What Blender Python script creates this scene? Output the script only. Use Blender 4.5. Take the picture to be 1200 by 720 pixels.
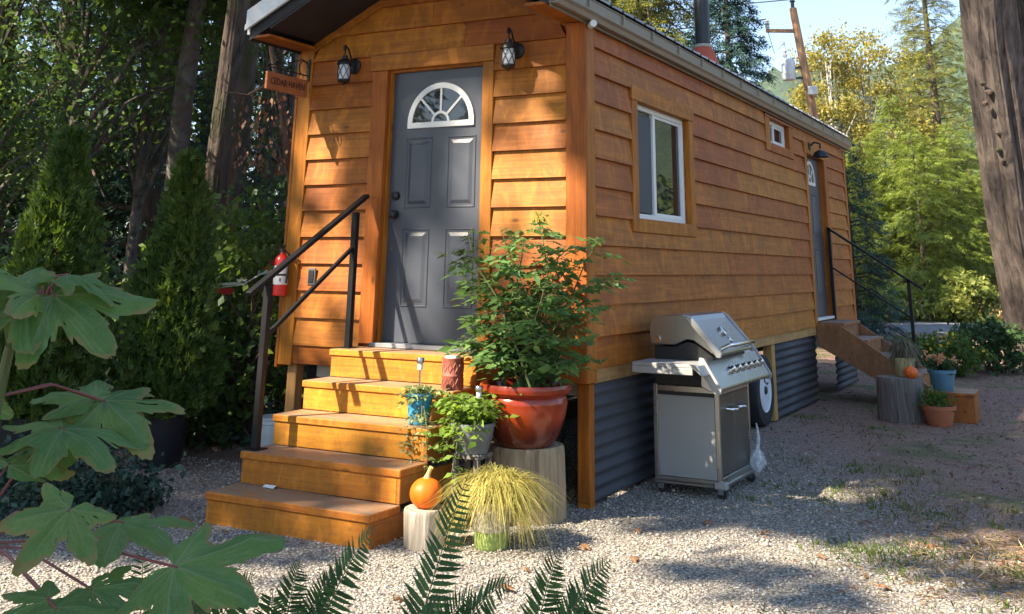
import bpy, bmesh, math, random
import numpy as np
from mathutils import Vector, Matrix

random.seed(7)
RNG = np.random.default_rng(11)
for o in list(bpy.data.objects):
    bpy.data.objects.remove(o)
scene = bpy.context.scene
COL = scene.collection
rad = math.radians

# ------------------------------------------------------------------ camera
CAM = np.array([3.0528, -6.6044, 1.4812])
YAW, PITCH, ROLL, FPX, PPX, PPY = -0.4899, 0.2991, 0.0117, 1196.95, 618.306, -55.867
_f = np.array([math.sin(YAW) * math.cos(PITCH), math.cos(YAW) * math.cos(PITCH), math.sin(PITCH)])
_r = np.array([math.cos(YAW), -math.sin(YAW), 0.0])
_u = np.cross(_r, _f)
CR = math.cos(ROLL) * _r + math.sin(ROLL) * _u
CU = -math.sin(ROLL) * _r + math.cos(ROLL) * _u
CF = _f
cam_data = bpy.data.cameras.new('camera')
cam = bpy.data.objects.new('camera', cam_data)
COL.objects.link(cam)
M = Matrix.Identity(4)
for i in range(3):
    M[i][0] = CR[i]; M[i][1] = CU[i]; M[i][2] = -CF[i]; M[i][3] = CAM[i]
cam.matrix_world = M
cam_data.sensor_fit = 'HORIZONTAL'
cam_data.sensor_width = 36
cam_data.lens = FPX / 1200 * 36
cam_data.shift_x = (600 - PPX) / 1200
cam_data.shift_y = (PPY - 360) / 1200
cam_data.clip_start = 0.05
cam_data.clip_end = 5000
scene.camera = cam

# ------------------------------------------------------------------ light
SUN_A, SUN_E = 0.65, 1.07                      # light travels along (A, 1, -E)
SUN_D = Vector((SUN_A, 1.0, -SUN_E)).normalized()
world = bpy.data.worlds.new('World')
scene.world = world
world.use_nodes = True
wn = world.node_tree.nodes
sky = wn.new('ShaderNodeTexSky')
sky.sky_type = 'NISHITA'
sky.sun_disc = False
sky.sun_elevation = math.asin(-SUN_D.z)
sky.sun_rotation = math.atan2(-SUN_D.x, -SUN_D.y)
sky.altitude = 200
sky.air_density = 1.0
sky.dust_density = 0.6
sky.ozone_density = 1.8
bg = wn['Background']
bg.inputs['Strength'].default_value = 0.097
world.node_tree.links.new(sky.outputs[0], bg.inputs[0])
sun_l = bpy.data.lights.new('sun', 'SUN')
sun_l.energy = 5.0
sun_l.angle = rad(0.53)
sun_l.color = (1.0, 0.87, 0.68)
sun = bpy.data.objects.new('sun', sun_l)
COL.objects.link(sun)
sun.rotation_euler = SUN_D.to_track_quat('-Z', 'Y').to_euler()
sun.location = (-20, -30, 40)
vs = scene.view_settings
vs.view_transform = 'Standard'
vs.look = 'None'
vs.exposure = 1.85
vs.gamma = 1
vs.use_curve_mapping = False


def ray(px, py):
    return CF + CR * (px - PPX) / FPX - CU * (py - PPY) / FPX


def at_depth(px, py, d):                       # point at distance d along the view axis
    return CAM + ray(px, py) * d


def at_plane(px, py, ax, val):
    d = ray(px, py)
    return CAM + d * (val - CAM[ax]) / d[ax]


# ------------------------------------------------------------------ material helpers
def new_mat(name):
    m = bpy.data.materials.new(name)
    m.use_nodes = True
    nt = m.node_tree
    b = nt.nodes['Principled BSDF']
    return m, nt, b


def nd(nt, t, **kw):
    n = nt.nodes.new(t)
    for k, v in kw.items():
        if k.startswith('i_'):
            n.inputs[k[2:].replace('_', ' ')].default_value = v
        else:
            setattr(n, k, v)
    return n


def ramp(nt, fac, stops):
    r = nt.nodes.new('ShaderNodeValToRGB')
    el = r.color_ramp.elements
    while len(el) < len(stops):
        el.new(0.5)
    for e, (p, c) in zip(el, stops):
        e.position = p
        e.color = (*c, 1) if len(c) == 3 else c
    nt.links.new(fac, r.inputs[0])
    return r.outputs[0]


def mixc(nt, fac, a, b, blend='MIX'):
    m = nt.nodes.new('ShaderNodeMix')
    m.data_type = 'RGBA'
    m.blend_type = blend
    for sock, val in ((0, fac), (6, a), (7, b)):
        if hasattr(val, 'is_output'):
            nt.links.new(val, m.inputs[sock])
        elif sock == 0:
            m.inputs[0].default_value = val
        else:
            m.inputs[sock].default_value = (*val, 1)
    return m.outputs[2]


def mth(nt, op, a, b=0.0, c=None):
    m = nt.nodes.new('ShaderNodeMath')
    m.operation = op
    for i, v in enumerate((a, b, c)):
        if v is None:
            continue
        if hasattr(v, 'is_output'):
            nt.links.new(v, m.inputs[i])
        else:
            m.inputs[i].default_value = v
    return m.outputs[0]


def pos_node(nt, offset_rand=True, scale=(1, 1, 1)):
    g = nt.nodes.new('ShaderNodeNewGeometry')
    out = g.outputs['Position']
    if offset_rand:
        oi = nt.nodes.new('ShaderNodeObjectInfo')
        mu = mth(nt, 'MULTIPLY', oi.outputs['Random'], 37.0)
        va = nt.nodes.new('ShaderNodeVectorMath'); va.operation = 'ADD'
        nt.links.new(out, va.inputs[0]); nt.links.new(mu, va.inputs[1])
        out = va.outputs[0]
    mp = nt.nodes.new('ShaderNodeVectorMath'); mp.operation = 'MULTIPLY'
    nt.links.new(out, mp.inputs[0]); mp.inputs[1].default_value = scale
    return mp.outputs[0]


def noise(nt, vec, scale, detail=4, rough=0.55, dist=0.0):
    n = nd(nt, 'ShaderNodeTexNoise')
    n.inputs['Scale'].default_value = scale
    n.inputs['Detail'].default_value = detail
    n.inputs['Roughness'].default_value = rough
    n.inputs['Distortion'].default_value = dist
    if vec is not None:
        nt.links.new(vec, n.inputs['Vector'])
    return n.outputs[0]


def bump(nt, b, h, strength=0.3, dist=0.01):
    bp = nt.nodes.new('ShaderNodeBump')
    bp.inputs['Strength'].default_value = strength
    bp.inputs['Distance'].default_value = dist
    nt.links.new(h, bp.inputs['Height'])
    nt.links.new(bp.outputs[0], b.inputs['Normal'])


MATS = {}


def plain(name, col, rough=0.6, metal=0.0, vary=0.12, nscale=6.0, bumps=0.05, spec=0.5):
    if name in MATS:
        return MATS[name]
    m, nt, b = new_mat(name)
    v = pos_node(nt)
    n = noise(nt, v, nscale, 6)
    lo = tuple(c * (1 - vary) for c in col); hi = tuple(min(1, c * (1 + vary)) for c in col)
    nt.links.new(ramp(nt, n, [(0.3, lo), (0.7, hi)]), b.inputs['Base Color'])
    b.inputs['Metallic'].default_value = metal
    b.inputs['Specular IOR Level'].default_value = spec
    rr = ramp(nt, n, [(0.25, (rough * 0.8,) * 3), (0.75, (min(1, rough * 1.2),) * 3)])
    nt.links.new(rr, b.inputs['Roughness'])
    if bumps:
        bump(nt, b, noise(nt, v, nscale * 8, 3), bumps, 0.004)
    MATS[name] = m
    return m


def wood(name, axis, dark, light, rough=0.55, worn=None, across=16.0, knots=True):
    if name in MATS:
        return MATS[name]
    m, nt, b = new_mat(name)
    sc = [across] * 3; sc[axis] = 0.9
    v = pos_node(nt, True, tuple(sc))
    g = noise(nt, v, 1.6, 8, 0.62, 0.9)
    c = ramp(nt, g, [(0.28, dark), (0.52, tuple((a + d) / 2 for a, d in zip(dark, light))), (0.75, light)])
    hs_ = [75.0] * 3; hs_[axis] = 2.2
    fine = noise(nt, pos_node(nt, True, tuple(hs_)), 1.0, 3, 0.6)
    c = mixc(nt, mth(nt, 'MULTIPLY', ramp(nt, fine, [(0.48, (0, 0, 0)), (0.62, (1, 1, 1))]), 0.30), c, tuple(x * 0.55 for x in dark))
    v2 = pos_node(nt, True, (1.3, 1.3, 1.3))
    blot = noise(nt, v2, 1.7, 4, 0.6)
    c = mixc(nt, mth(nt, 'MULTIPLY', ramp(nt, blot, [(0.38, (0, 0, 0)), (0.7, (1, 1, 1))]), 0.5), c,
             tuple(x * 0.62 for x in dark))
    fs_ = [7.0] * 3; fs_[axis] = 5.0; fs_[2] = 2.2 if axis != 2 else 1.2
    fig = noise(nt, pos_node(nt, True, tuple(fs_)), 1.4, 5, 0.6, 1.6)
    c = mixc(nt, mth(nt, 'MULTIPLY', ramp(nt, fig, [(0.50, (0, 0, 0)), (0.66, (1, 1, 1))]), 0.38), c, tuple(min(1, x * 1.25) for x in light))
    c = mixc(nt, mth(nt, 'MULTIPLY', ramp(nt, fig, [(0.30, (1, 1, 1)), (0.44, (0, 0, 0))]), 0.35), c, tuple(x * 0.6 for x in dark))
    oi = nt.nodes.new('ShaderNodeObjectInfo')
    hsv = nt.nodes.new('ShaderNodeHueSaturation')
    nt.links.new(mth(nt, 'MULTIPLY_ADD', oi.outputs['Random'], 0.20, 0.88), hsv.inputs['Value'])
    nt.links.new(mth(nt, 'MULTIPLY_ADD', oi.outputs['Random'], 0.018, 0.491), hsv.inputs['Hue'])
    nt.links.new(c, hsv.inputs['Color'])
    c = hsv.outputs[0]
    if knots:
        ks = [3.2] * 3; ks[axis] = 1.5
        vo = nd(nt, 'ShaderNodeTexVoronoi'); vo.inputs['Scale'].default_value = 1.7
        nt.links.new(pos_node(nt, True, tuple(ks)), vo.inputs['Vector'])
        k = ramp(nt, vo.outputs['Distance'], [(0.045, (1, 1, 1)), (0.10, (0, 0, 0))])
        c = mixc(nt, mth(nt, 'MULTIPLY', k, 0.75), c, tuple(x * 0.3 for x in dark))
    if worn:
        gg = nt.nodes.new('ShaderNodeNewGeometry')
        sx = nt.nodes.new('ShaderNodeSeparateXYZ'); nt.links.new(gg.outputs['True Normal'], sx.inputs[0])
        up = ramp(nt, sx.outputs[2], [(0.7, (0, 0, 0)), (0.95, (1, 1, 1))])
        w = ramp(nt, noise(nt, pos_node(nt, True, (2, 4, 2)), 2.2, 7, 0.65), [(0.25, (.25, .25, .25)), (0.55, (1, 1, 1))])
        c = mixc(nt, mth(nt, 'MULTIPLY', mth(nt, 'MULTIPLY', up, w), 0.9), c, worn)
        dirt = ramp(nt, noise(nt, pos_node(nt, True, (1, 1, 1)), 26, 4, 0.7), [(0.52, (0, 0, 0)), (0.66, (1, 1, 1))])
        c = mixc(nt, mth(nt, 'MULTIPLY', dirt, 0.35), c, (0.12, 0.075, 0.045))
    nt.links.new(c, b.inputs['Base Color'])
    b.inputs['Roughness'].default_value = rough
    b.inputs['Specular IOR Level'].default_value = 0.35
    bump(nt, b, g, 0.25, 0.006)
    MATS[name] = m
    return m


def leafmat(name, c1, c2, c3=None, trans=0.35, scale=1.2, rough=0.55):
    """leaf: diffuse with light passing through; colour varies from leaf to leaf"""
    if name in MATS:
        return MATS[name]
    m, nt, b = new_mat(name)
    v = pos_node(nt, True)
    n = noise(nt, v, scale, 3, 0.7)
    wn_ = nd(nt, 'ShaderNodeTexWhiteNoise'); 
    g = nt.nodes.new('ShaderNodeNewGeometry')
    nt.links.new(g.outputs['Random Per Island'], wn_.inputs['Vector']) if False else None
    rnd = g.outputs['Random Per Island']
    f = mth(nt, 'ADD', mth(nt, 'MULTIPLY', n, 0.6), mth(nt, 'MULTIPLY', rnd, 0.4))
    st = [(0.25, c1), (0.68, c2)]
    if c3:
        st.append((0.8, c3))
    col = ramp(nt, f, st)
    nt.links.new(col, b.inputs['Base Color'])
    b.inputs['Roughness'].default_value = rough
    b.inputs['Specular IOR Level'].default_value = 0.3
    tr = nt.nodes.new('ShaderNodeBsdfTranslucent')
    hs = nt.nodes.new('ShaderNodeHueSaturation'); hs.inputs['Value'].default_value = 1.5
    hs.inputs['Saturation'].default_value = 1.1; hs.inputs['Hue'].default_value = 0.485
    nt.links.new(col, hs.inputs['Color']); nt.links.new(hs.outputs[0], tr.inputs['Color'])
    mx = nt.nodes.new('ShaderNodeMixShader'); mx.inputs[0].default_value = trans
    out = nt.nodes['Material Output']
    nt.links.new(b.outputs[0], mx.inputs[1]); nt.links.new(tr.outputs[0], mx.inputs[2])
    nt.links.new(mx.outputs[0], out.inputs['Surface'])
    MATS[name] = m
    return m


def barkmat(name, dark, light, vert=2.2, across=11.0, moss=None, strength=0.9):
    if name in MATS:
        return MATS[name]
    m, nt, b = new_mat(name)
    v = pos_node(nt, True, (across, across, vert))
    n = noise(nt, v, 1.3, 8, 0.65, 0.35)
    c = ramp(nt, n, [(0.3, dark), (0.62, light), (0.8, tuple(x * 1.2 for x in light))])
    big = noise(nt, pos_node(nt, True, (1, 1, 0.6)), 1.5, 4)
    if moss:
        c = mixc(nt, mth(nt, 'MULTIPLY', ramp(nt, big, [(0.5, (0, 0, 0)), (0.62, (1, 1, 1))]), 0.7), c, moss)
    nt.links.new(c, b.inputs['Base Color'])
    b.inputs['Roughness'].default_value = 0.9
    bump(nt, b, n, strength, 0.05)
    MATS[name] = m
    return m


def glassmat(name, col=(0.012, 0.016, 0.02), rough=0.02):
    m, nt, b = new_mat(name)
    n = noise(nt, pos_node(nt), 1.2, 2)
    nt.links.new(ramp(nt, n, [(0.3, tuple(c * .7 for c in col)), (0.7, tuple(c * 1.3 for c in col))]), b.inputs['Base Color'])
    b.inputs['Roughness'].default_value = rough
    b.inputs['Specular IOR Level'].default_value = 0.6
    b.inputs['IOR'].default_value = 1.5
    bump(nt, b, n, 0.03, 0.02)
    MATS[name] = m
    return m


CED_D, CED_L = (0.265, 0.073, 0.007), (0.54, 0.176, 0.016)
wood('cedar_x', 0, CED_D, CED_L)
wood('cedar_y', 1, CED_D, CED_L)
wood('cedar_z', 2, (0.28, 0.075, 0.006), (0.52, 0.165, 0.014))
wood('stair_x', 0, (0.38, 0.125, 0.011), (0.62, 0.235, 0.022), worn=(0.31, 0.215, 0.14))
wood('stair_y', 1, (0.25, 0.075, 0.010), (0.46, 0.155, 0.02), worn=(0.34, 0.23, 0.14))
wood('post_z', 2, (0.38, 0.19, 0.06), (0.55, 0.31, 0.12))
wood('pale_y', 1, (0.36, 0.19, 0.07), (0.56, 0.33, 0.13))
wood('sign_wood', 1, (0.30, 0.09, 0.035), (0.44, 0.15, 0.06), knots=False)
plain('door_paint', (0.060, 0.068, 0.088), 0.38, vary=0.06, bumps=0.03)
plain('back_door_paint', (0.075, 0.082, 0.095), 0.45, vary=0.06, bumps=0.03)
plain('white_vinyl', (0.78, 0.78, 0.76), 0.35, vary=0.04, bumps=0.0)
plain('white_metal', (0.72, 0.73, 0.72), 0.4, vary=0.06, bumps=0.02)
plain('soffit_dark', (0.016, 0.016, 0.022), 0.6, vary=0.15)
plain('black_iron', (0.012, 0.012, 0.014), 0.42, vary=0.2)
plain('rail_black', (0.007, 0.007, 0.008), 0.5, vary=0.15, spec=.3)
plain('skirt_metal', (0.055, 0.058, 0.068), 0.55, metal=0.0, vary=0.18, spec=.35)
plain('gutter_brown', (0.23, 0.19, 0.14), 0.45, vary=0.12, bumps=0.03)
plain('roof_metal', (0.32, 0.34, 0.36), 0.35, metal=0.5, vary=0.1)
plain('stainless', (0.48, 0.47, 0.45), 0.30, metal=1.0, vary=0.06, nscale=3, bumps=0.02)
plain('grill_panel', (0.36, 0.36, 0.35), 0.5, metal=0.35, vary=0.05, nscale=2, bumps=0.02)
plain('grill_door', (0.13, 0.125, 0.115), 0.35, metal=0.7, vary=0.08)
plain('grill_dark', (0.018, 0.018, 0.02), 0.45)
plain('chrome', (0.72, 0.72, 0.72), 0.16, metal=1.0, vary=0.03, bumps=0.0)
plain('rubber', (0.018, 0.018, 0.02), 0.8)
plain('wheel_white', (0.66, 0.68, 0.72), 0.4, vary=0.1)
plain('beam_beige', (0.42, 0.40, 0.34), 0.6)
plain('pipe_black', (0.016, 0.017, 0.022), 0.42, vary=0.3)
plain('boot_red', (0.42, 0.075, 0.03), 0.6, vary=0.2)
plain('screen_grey', (0.055, 0.062, 0.075), 0.6, vary=0.2, bumps=0.0)
plain('frosted_glass', (0.62, 0.66, 0.70), 0.25, vary=0.15, bumps=0.0)
plain('red_paint', (0.52, 0.025, 0.02), 0.35)
plain('white_paper', (0.75, 0.74, 0.70), 0.6)
plain('squash_orange', (0.62, 0.125, 0.006), 0.5, vary=0.2, nscale=9, spec=.3)
plain('pumpkin_red', (0.72, 0.13, 0.015), 0.45, vary=0.12)
plain('squash_stem', (0.62, 0.45, 0.16), 0.7)
plain('pot_blue', (0.035, 0.25, 0.42), 0.4, vary=0.4, nscale=14)
plain('pot_blue_grey', (0.09, 0.21, 0.30), 0.5, vary=0.2)
plain('pot_grey', (0.18, 0.19, 0.20), 0.45, vary=0.15)
plain('pot_black', (0.012, 0.013, 0.018), 0.45)
plain('pot_terracotta', (0.40, 0.13, 0.06), 0.75, vary=0.18)
plain('pot_cream', (0.50, 0.44, 0.22), 0.6, vary=0.2)
plain('rust_can', (0.30, 0.085, 0.055), 0.6, vary=0.3, nscale=20)
plain('bucket_white', (0.55, 0.60, 0.62), 0.45)
plain('soil', (0.035, 0.022, 0.014), 0.95)
plain('plastic_clear', (0.62, 0.64, 0.66), 0.25, vary=0.1)
plain('transformer_grey', (0.60, 0.62, 0.63), 0.45)
plain('wire', (0.05, 0.05, 0.05), 0.6)
plain('letters', (0.03, 0.015, 0.01), 0.8)
plain('outlet_grey', (0.10, 0.10, 0.10), 0.5)
glassmat('glass')

# glazed red pot: dark rim, warm red body with running glaze
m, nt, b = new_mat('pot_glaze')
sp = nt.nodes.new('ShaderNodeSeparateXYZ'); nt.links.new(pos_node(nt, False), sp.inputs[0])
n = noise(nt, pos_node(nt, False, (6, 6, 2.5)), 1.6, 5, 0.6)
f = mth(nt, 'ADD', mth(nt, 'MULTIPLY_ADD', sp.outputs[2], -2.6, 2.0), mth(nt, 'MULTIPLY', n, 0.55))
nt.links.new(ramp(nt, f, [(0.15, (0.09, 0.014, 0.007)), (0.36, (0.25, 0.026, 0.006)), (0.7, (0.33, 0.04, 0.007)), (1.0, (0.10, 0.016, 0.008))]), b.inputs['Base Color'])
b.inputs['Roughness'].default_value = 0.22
b.inputs['Coat Weight'].default_value = 0.25
b.inputs['Coat Roughness'].default_value = 0.08
MATS['pot_glaze'] = m
# pot with white speckled body and green foot
m, nt, b = new_mat('pot_white_green')
sp = nt.nodes.new('ShaderNodeSeparateXYZ'); nt.links.new(pos_node(nt, False), sp.inputs[0])
n = noise(nt, pos_node(nt, False), 55, 3)
up = ramp(nt, n, [(0.45, (0.30, 0.27, 0.22)), (0.55, (0.62, 0.60, 0.54))])
lo = ramp(nt, n, [(0.4, (0.20, 0.30, 0.08)), (0.6, (0.36, 0.46, 0.14))])
nt.links.new(mixc(nt, ramp(nt, sp.outputs[2], [(0.085, (0, 0, 0)), (0.095, (1, 1, 1))]), lo, up), b.inputs['Base Color'])
MATS['pot_white_green'] = m

# stump side and end grain
def stumpmat(name, side_d, side_l, top_d, top_l):
    m, nt, b = new_mat(name)
    g = nt.nodes.new('ShaderNodeNewGeometry')
    sx = nt.nodes.new('ShaderNodeSeparateXYZ'); nt.links.new(g.outputs['True Normal'], sx.inputs[0])
    n = noise(nt, pos_node(nt, True, (14, 14, 1.2)), 1.6, 7, 0.65, 0.7)
    side = ramp(nt, n, [(0.32, side_d), (0.62, side_l)])
    tc = nt.nodes.new('ShaderNodeTexCoord')
    ln = nt.nodes.new('ShaderNodeVectorMath'); ln.operation = 'LENGTH'
    mp = nt.nodes.new('ShaderNodeVectorMath'); mp.operation = 'MULTIPLY'; mp.inputs[1].default_value = (1, 1, 0)
    nt.links.new(tc.outputs['Object'], mp.inputs[0]); nt.links.new(mp.outputs[0], ln.inputs[0])
    rr = mth(nt, 'ADD', mth(nt, 'MULTIPLY', ln.outputs['Value'], 150.0), mth(nt, 'MULTIPLY', noise(nt, pos_node(nt, True), 7, 3), 6.0))
    rings = mth(nt, 'MULTIPLY_ADD', mth(nt, 'SINE', rr), 0.5, 0.5)
    top = ramp(nt, rings, [(0.1, top_d), (0.9, top_l)])
    nt.links.new(mixc(nt, ramp(nt, sx.outputs[2], [(0.6, (0, 0, 0)), (0.8, (1, 1, 1))]), side, top), b.inputs['Base Color'])
    b.inputs['Roughness'].default_value = 0.85
    bump(nt, b, n, 0.7, 0.02)
    MATS[name] = m
stumpmat('stump_tan', (0.17, 0.11, 0.06), (0.40, 0.29, 0.17), (0.25, 0.2, 0.13), (0.36, 0.30, 0.2))
stumpmat('stump_pale', (0.24, 0.19, 0.14), (0.52, 0.45, 0.36), (0.36, 0.3, 0.22), (0.5, 0.44, 0.34))
stumpmat('stump_dark', (0.05, 0.04, 0.035), (0.20, 0.17, 0.15), (0.16, 0.14, 0.12), (0.27, 0.24, 0.2))

barkmat('bark_cedar', (0.035, 0.027, 0.024), (0.165, 0.13, 0.11), 0.55, 8)
barkmat('bark_fir', (0.024, 0.017, 0.014), (0.12, 0.085, 0.065), 1.6, 8, moss=(0.05, 0.055, 0.02))
barkmat('bark_mottled', (0.024, 0.02, 0.018), (0.17, 0.15, 0.13), 6, 6, moss=(0.10, 0.06, 0.05), strength=0.4)
barkmat('bark_pole', (0.20, 0.10, 0.05), (0.44, 0.27, 0.15), 0.5, 14, strength=0.3)
barkmat('bark_pale', (0.25, 0.23, 0.2), (0.5, 0.48, 0.43), 3, 5, strength=0.2)
barkmat('twig', (0.06, 0.035, 0.02), (0.14, 0.09, 0.05), 6, 20, strength=0.2)
leafmat('conifer_dark', (0.022, 0.050, 0.026), (0.060, 0.110, 0.05), trans=0.2)
leafmat('conifer_blue', (0.016, 0.044, 0.038), (0.045, 0.10, 0.075), trans=0.15)
leafmat('conifer_mid', (0.05, 0.085, 0.024), (0.13, 0.175, 0.05), (0.2, 0.21, 0.07), trans=0.3)
leafmat('conifer_bright', (0.09, 0.14, 0.025), (0.25, 0.31, 0.06), (0.38, 0.40, 0.09), trans=0.38)
leafmat('conifer_olive', (0.10, 0.115, 0.022), (0.25, 0.26, 0.055), (0.36, 0.34, 0.08), trans=0.35)
leafmat('leaf_yellow', (0.16, 0.16, 0.03), (0.33, 0.29, 0.065), (0.42, 0.30, 0.09), trans=0.4)
leafmat('leaf_lime', (0.10, 0.14, 0.03), (0.24, 0.27, 0.06), (0.36, 0.33, 0.09), trans=0.4)
leafmat('leaf_green', (0.04, 0.085, 0.016), (0.11, 0.18, 0.035), (0.20, 0.24, 0.06), trans=0.4)
leafmat('leaf_dark', (0.022, 0.050, 0.018), (0.06, 0.115, 0.035), trans=0.3)
leafmat('thuja', (0.025, 0.06, 0.012), (0.095, 0.155, 0.024), (0.15, 0.21, 0.035), trans=0.25, scale=3)
leafmat('ivy', (0.012, 0.032, 0.022), (0.035, 0.075, 0.05), trans=0.1, scale=5, rough=0.35)
leafmat('tomato', (0.055, 0.13, 0.04), (0.14, 0.25, 0.075), (0.25, 0.34, 0.10), trans=0.38, scale=5)
leafmat('mint', (0.08, 0.16, 0.02), (0.22, 0.33, 0.05), (0.34, 0.38, 0.09), trans=0.4, scale=8)
leafmat('succulent', (0.10, 0.16, 0.06), (0.27, 0.31, 0.12), (0.38, 0.36, 0.16), trans=0.25, scale=10)
leafmat('gold_grass', (0.20, 0.20, 0.05), (0.52, 0.46, 0.14), (0.66, 0.58, 0.27), trans=0.4, scale=9)
leafmat('dry_grass', (0.30, 0.22, 0.09), (0.58, 0.46, 0.22), trans=0.35, scale=4)
leafmat('grey_grass', (0.12, 0.11, 0.07), (0.24, 0.22, 0.14), trans=0.3, scale=4)
leafmat('lawn', (0.04, 0.075, 0.012), (0.12, 0.17, 0.03), trans=0.35, scale=4)
leafmat('fern', (0.03, 0.07, 0.025), (0.08, 0.16, 0.05), (0.15, 0.19, 0.06), trans=0.35, scale=6)
leafmat('flower_peach', (0.55, 0.28, 0.13), (0.7, 0.42, 0.22), trans=0.3, scale=20)
leafmat('flower_yellow', (0.6, 0.4, 0.03), (0.75, 0.55, 0.06), trans=0.3, scale=20)
leafmat('straw', (0.22, 0.15, 0.07), (0.42, 0.31, 0.16), (0.55, 0.44, 0.26), trans=0.2, scale=8)
leafmat('litter', (0.09, 0.040, 0.022), (0.22, 0.11, 0.06), (0.34, 0.2, 0.11), trans=0.1, scale=8)
leafmat('dead_leaf', (0.15, 0.07, 0.03), (0.32, 0.18, 0.09), trans=0.2, scale=9)

# big broad leaf with pale veins (object-space veins radiate from the petiole)
m, nt, b = new_mat('maple_leaf')
tc = nt.nodes.new('ShaderNodeTexCoord')
n = noise(nt, pos_node(nt, True), 9, 5, 0.6)
base = ramp(nt, n, [(0.3, (0.06, 0.16, 0.04)), (0.6, (0.12, 0.25, 0.06)), (0.8, (0.20, 0.31, 0.08))])
at = nt.nodes.new('ShaderNodeAttribute'); at.attribute_name = 'vein'
col = mixc(nt, at.outputs['Fac'], base, (0.22, 0.30, 0.13))
oi = nt.nodes.new('ShaderNodeObjectInfo')
col = mixc(nt, mth(nt, 'MULTIPLY', oi.outputs['Random'], 0.3), col, (0.16, 0.2, 0.03))
spots = ramp(nt, noise(nt, pos_node(nt, True), 45, 2), [(0.68, (0, 0, 0)), (0.74, (1, 1, 1))])
col = mixc(nt, mth(nt, 'MULTIPLY', spots, 0.35), col, (0.25, 0.17, 0.07))
vo = nd(nt, 'ShaderNodeTexVoronoi'); vo.feature = 'DISTANCE_TO_EDGE'; vo.inputs['Scale'].default_value = 170
nt.links.new(pos_node(nt, True), vo.inputs['Vector'])
col = mixc(nt, mth(nt, 'MULTIPLY', ramp(nt, vo.outputs['Distance'], [(0.02, (1, 1, 1)), (0.10, (0, 0, 0))]), 0.22), col, (0.24, 0.33, 0.12))
ed = nt.nodes.new('ShaderNodeAttribute'); ed.attribute_name = 'edge'
br = ramp(nt, mth(nt, 'ADD', mth(nt, 'MULTIPLY', ed.outputs['Fac'], 0.75), mth(nt, 'MULTIPLY', noise(nt, pos_node(nt, True), 16, 4), 0.55)), [(0.97, (0, 0, 0)), (1.06, (1, 1, 1))])
col = mixc(nt, mth(nt, 'MULTIPLY', br, 0.6), col, (0.30, 0.20, 0.07))
nt.links.new(col, b.inputs['Base Color'])
b.inputs['Roughness'].default_value = 0.5
tr = nt.nodes.new('ShaderNodeBsdfTranslucent')
hs = nt.nodes.new('ShaderNodeHueSaturation'); hs.inputs['Value'].default_value = 1.6; hs.inputs['Hue'].default_value = 0.48
nt.links.new(col, hs.inputs['Color']); nt.links.new(hs.outputs[0], tr.inputs['Color'])
mx = nt.nodes.new('ShaderNodeMixShader'); mx.inputs[0].default_value = 0.5
nt.links.new(b.outputs[0], mx.inputs[1]); nt.links.new(tr.outputs[0], mx.inputs[2])
nt.links.new(mx.outputs[0], nt.nodes['Material Output'].inputs['Surface'])
bump(nt, b, noise(nt, pos_node(nt, True), 60, 3), 0.25, 0.004)
MATS['maple_leaf'] = m
plain('petiole_red', (0.20, 0.05, 0.045), 0.5)
plain('stalk_green', (0.12, 0.14, 0.05), 0.6)


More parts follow.
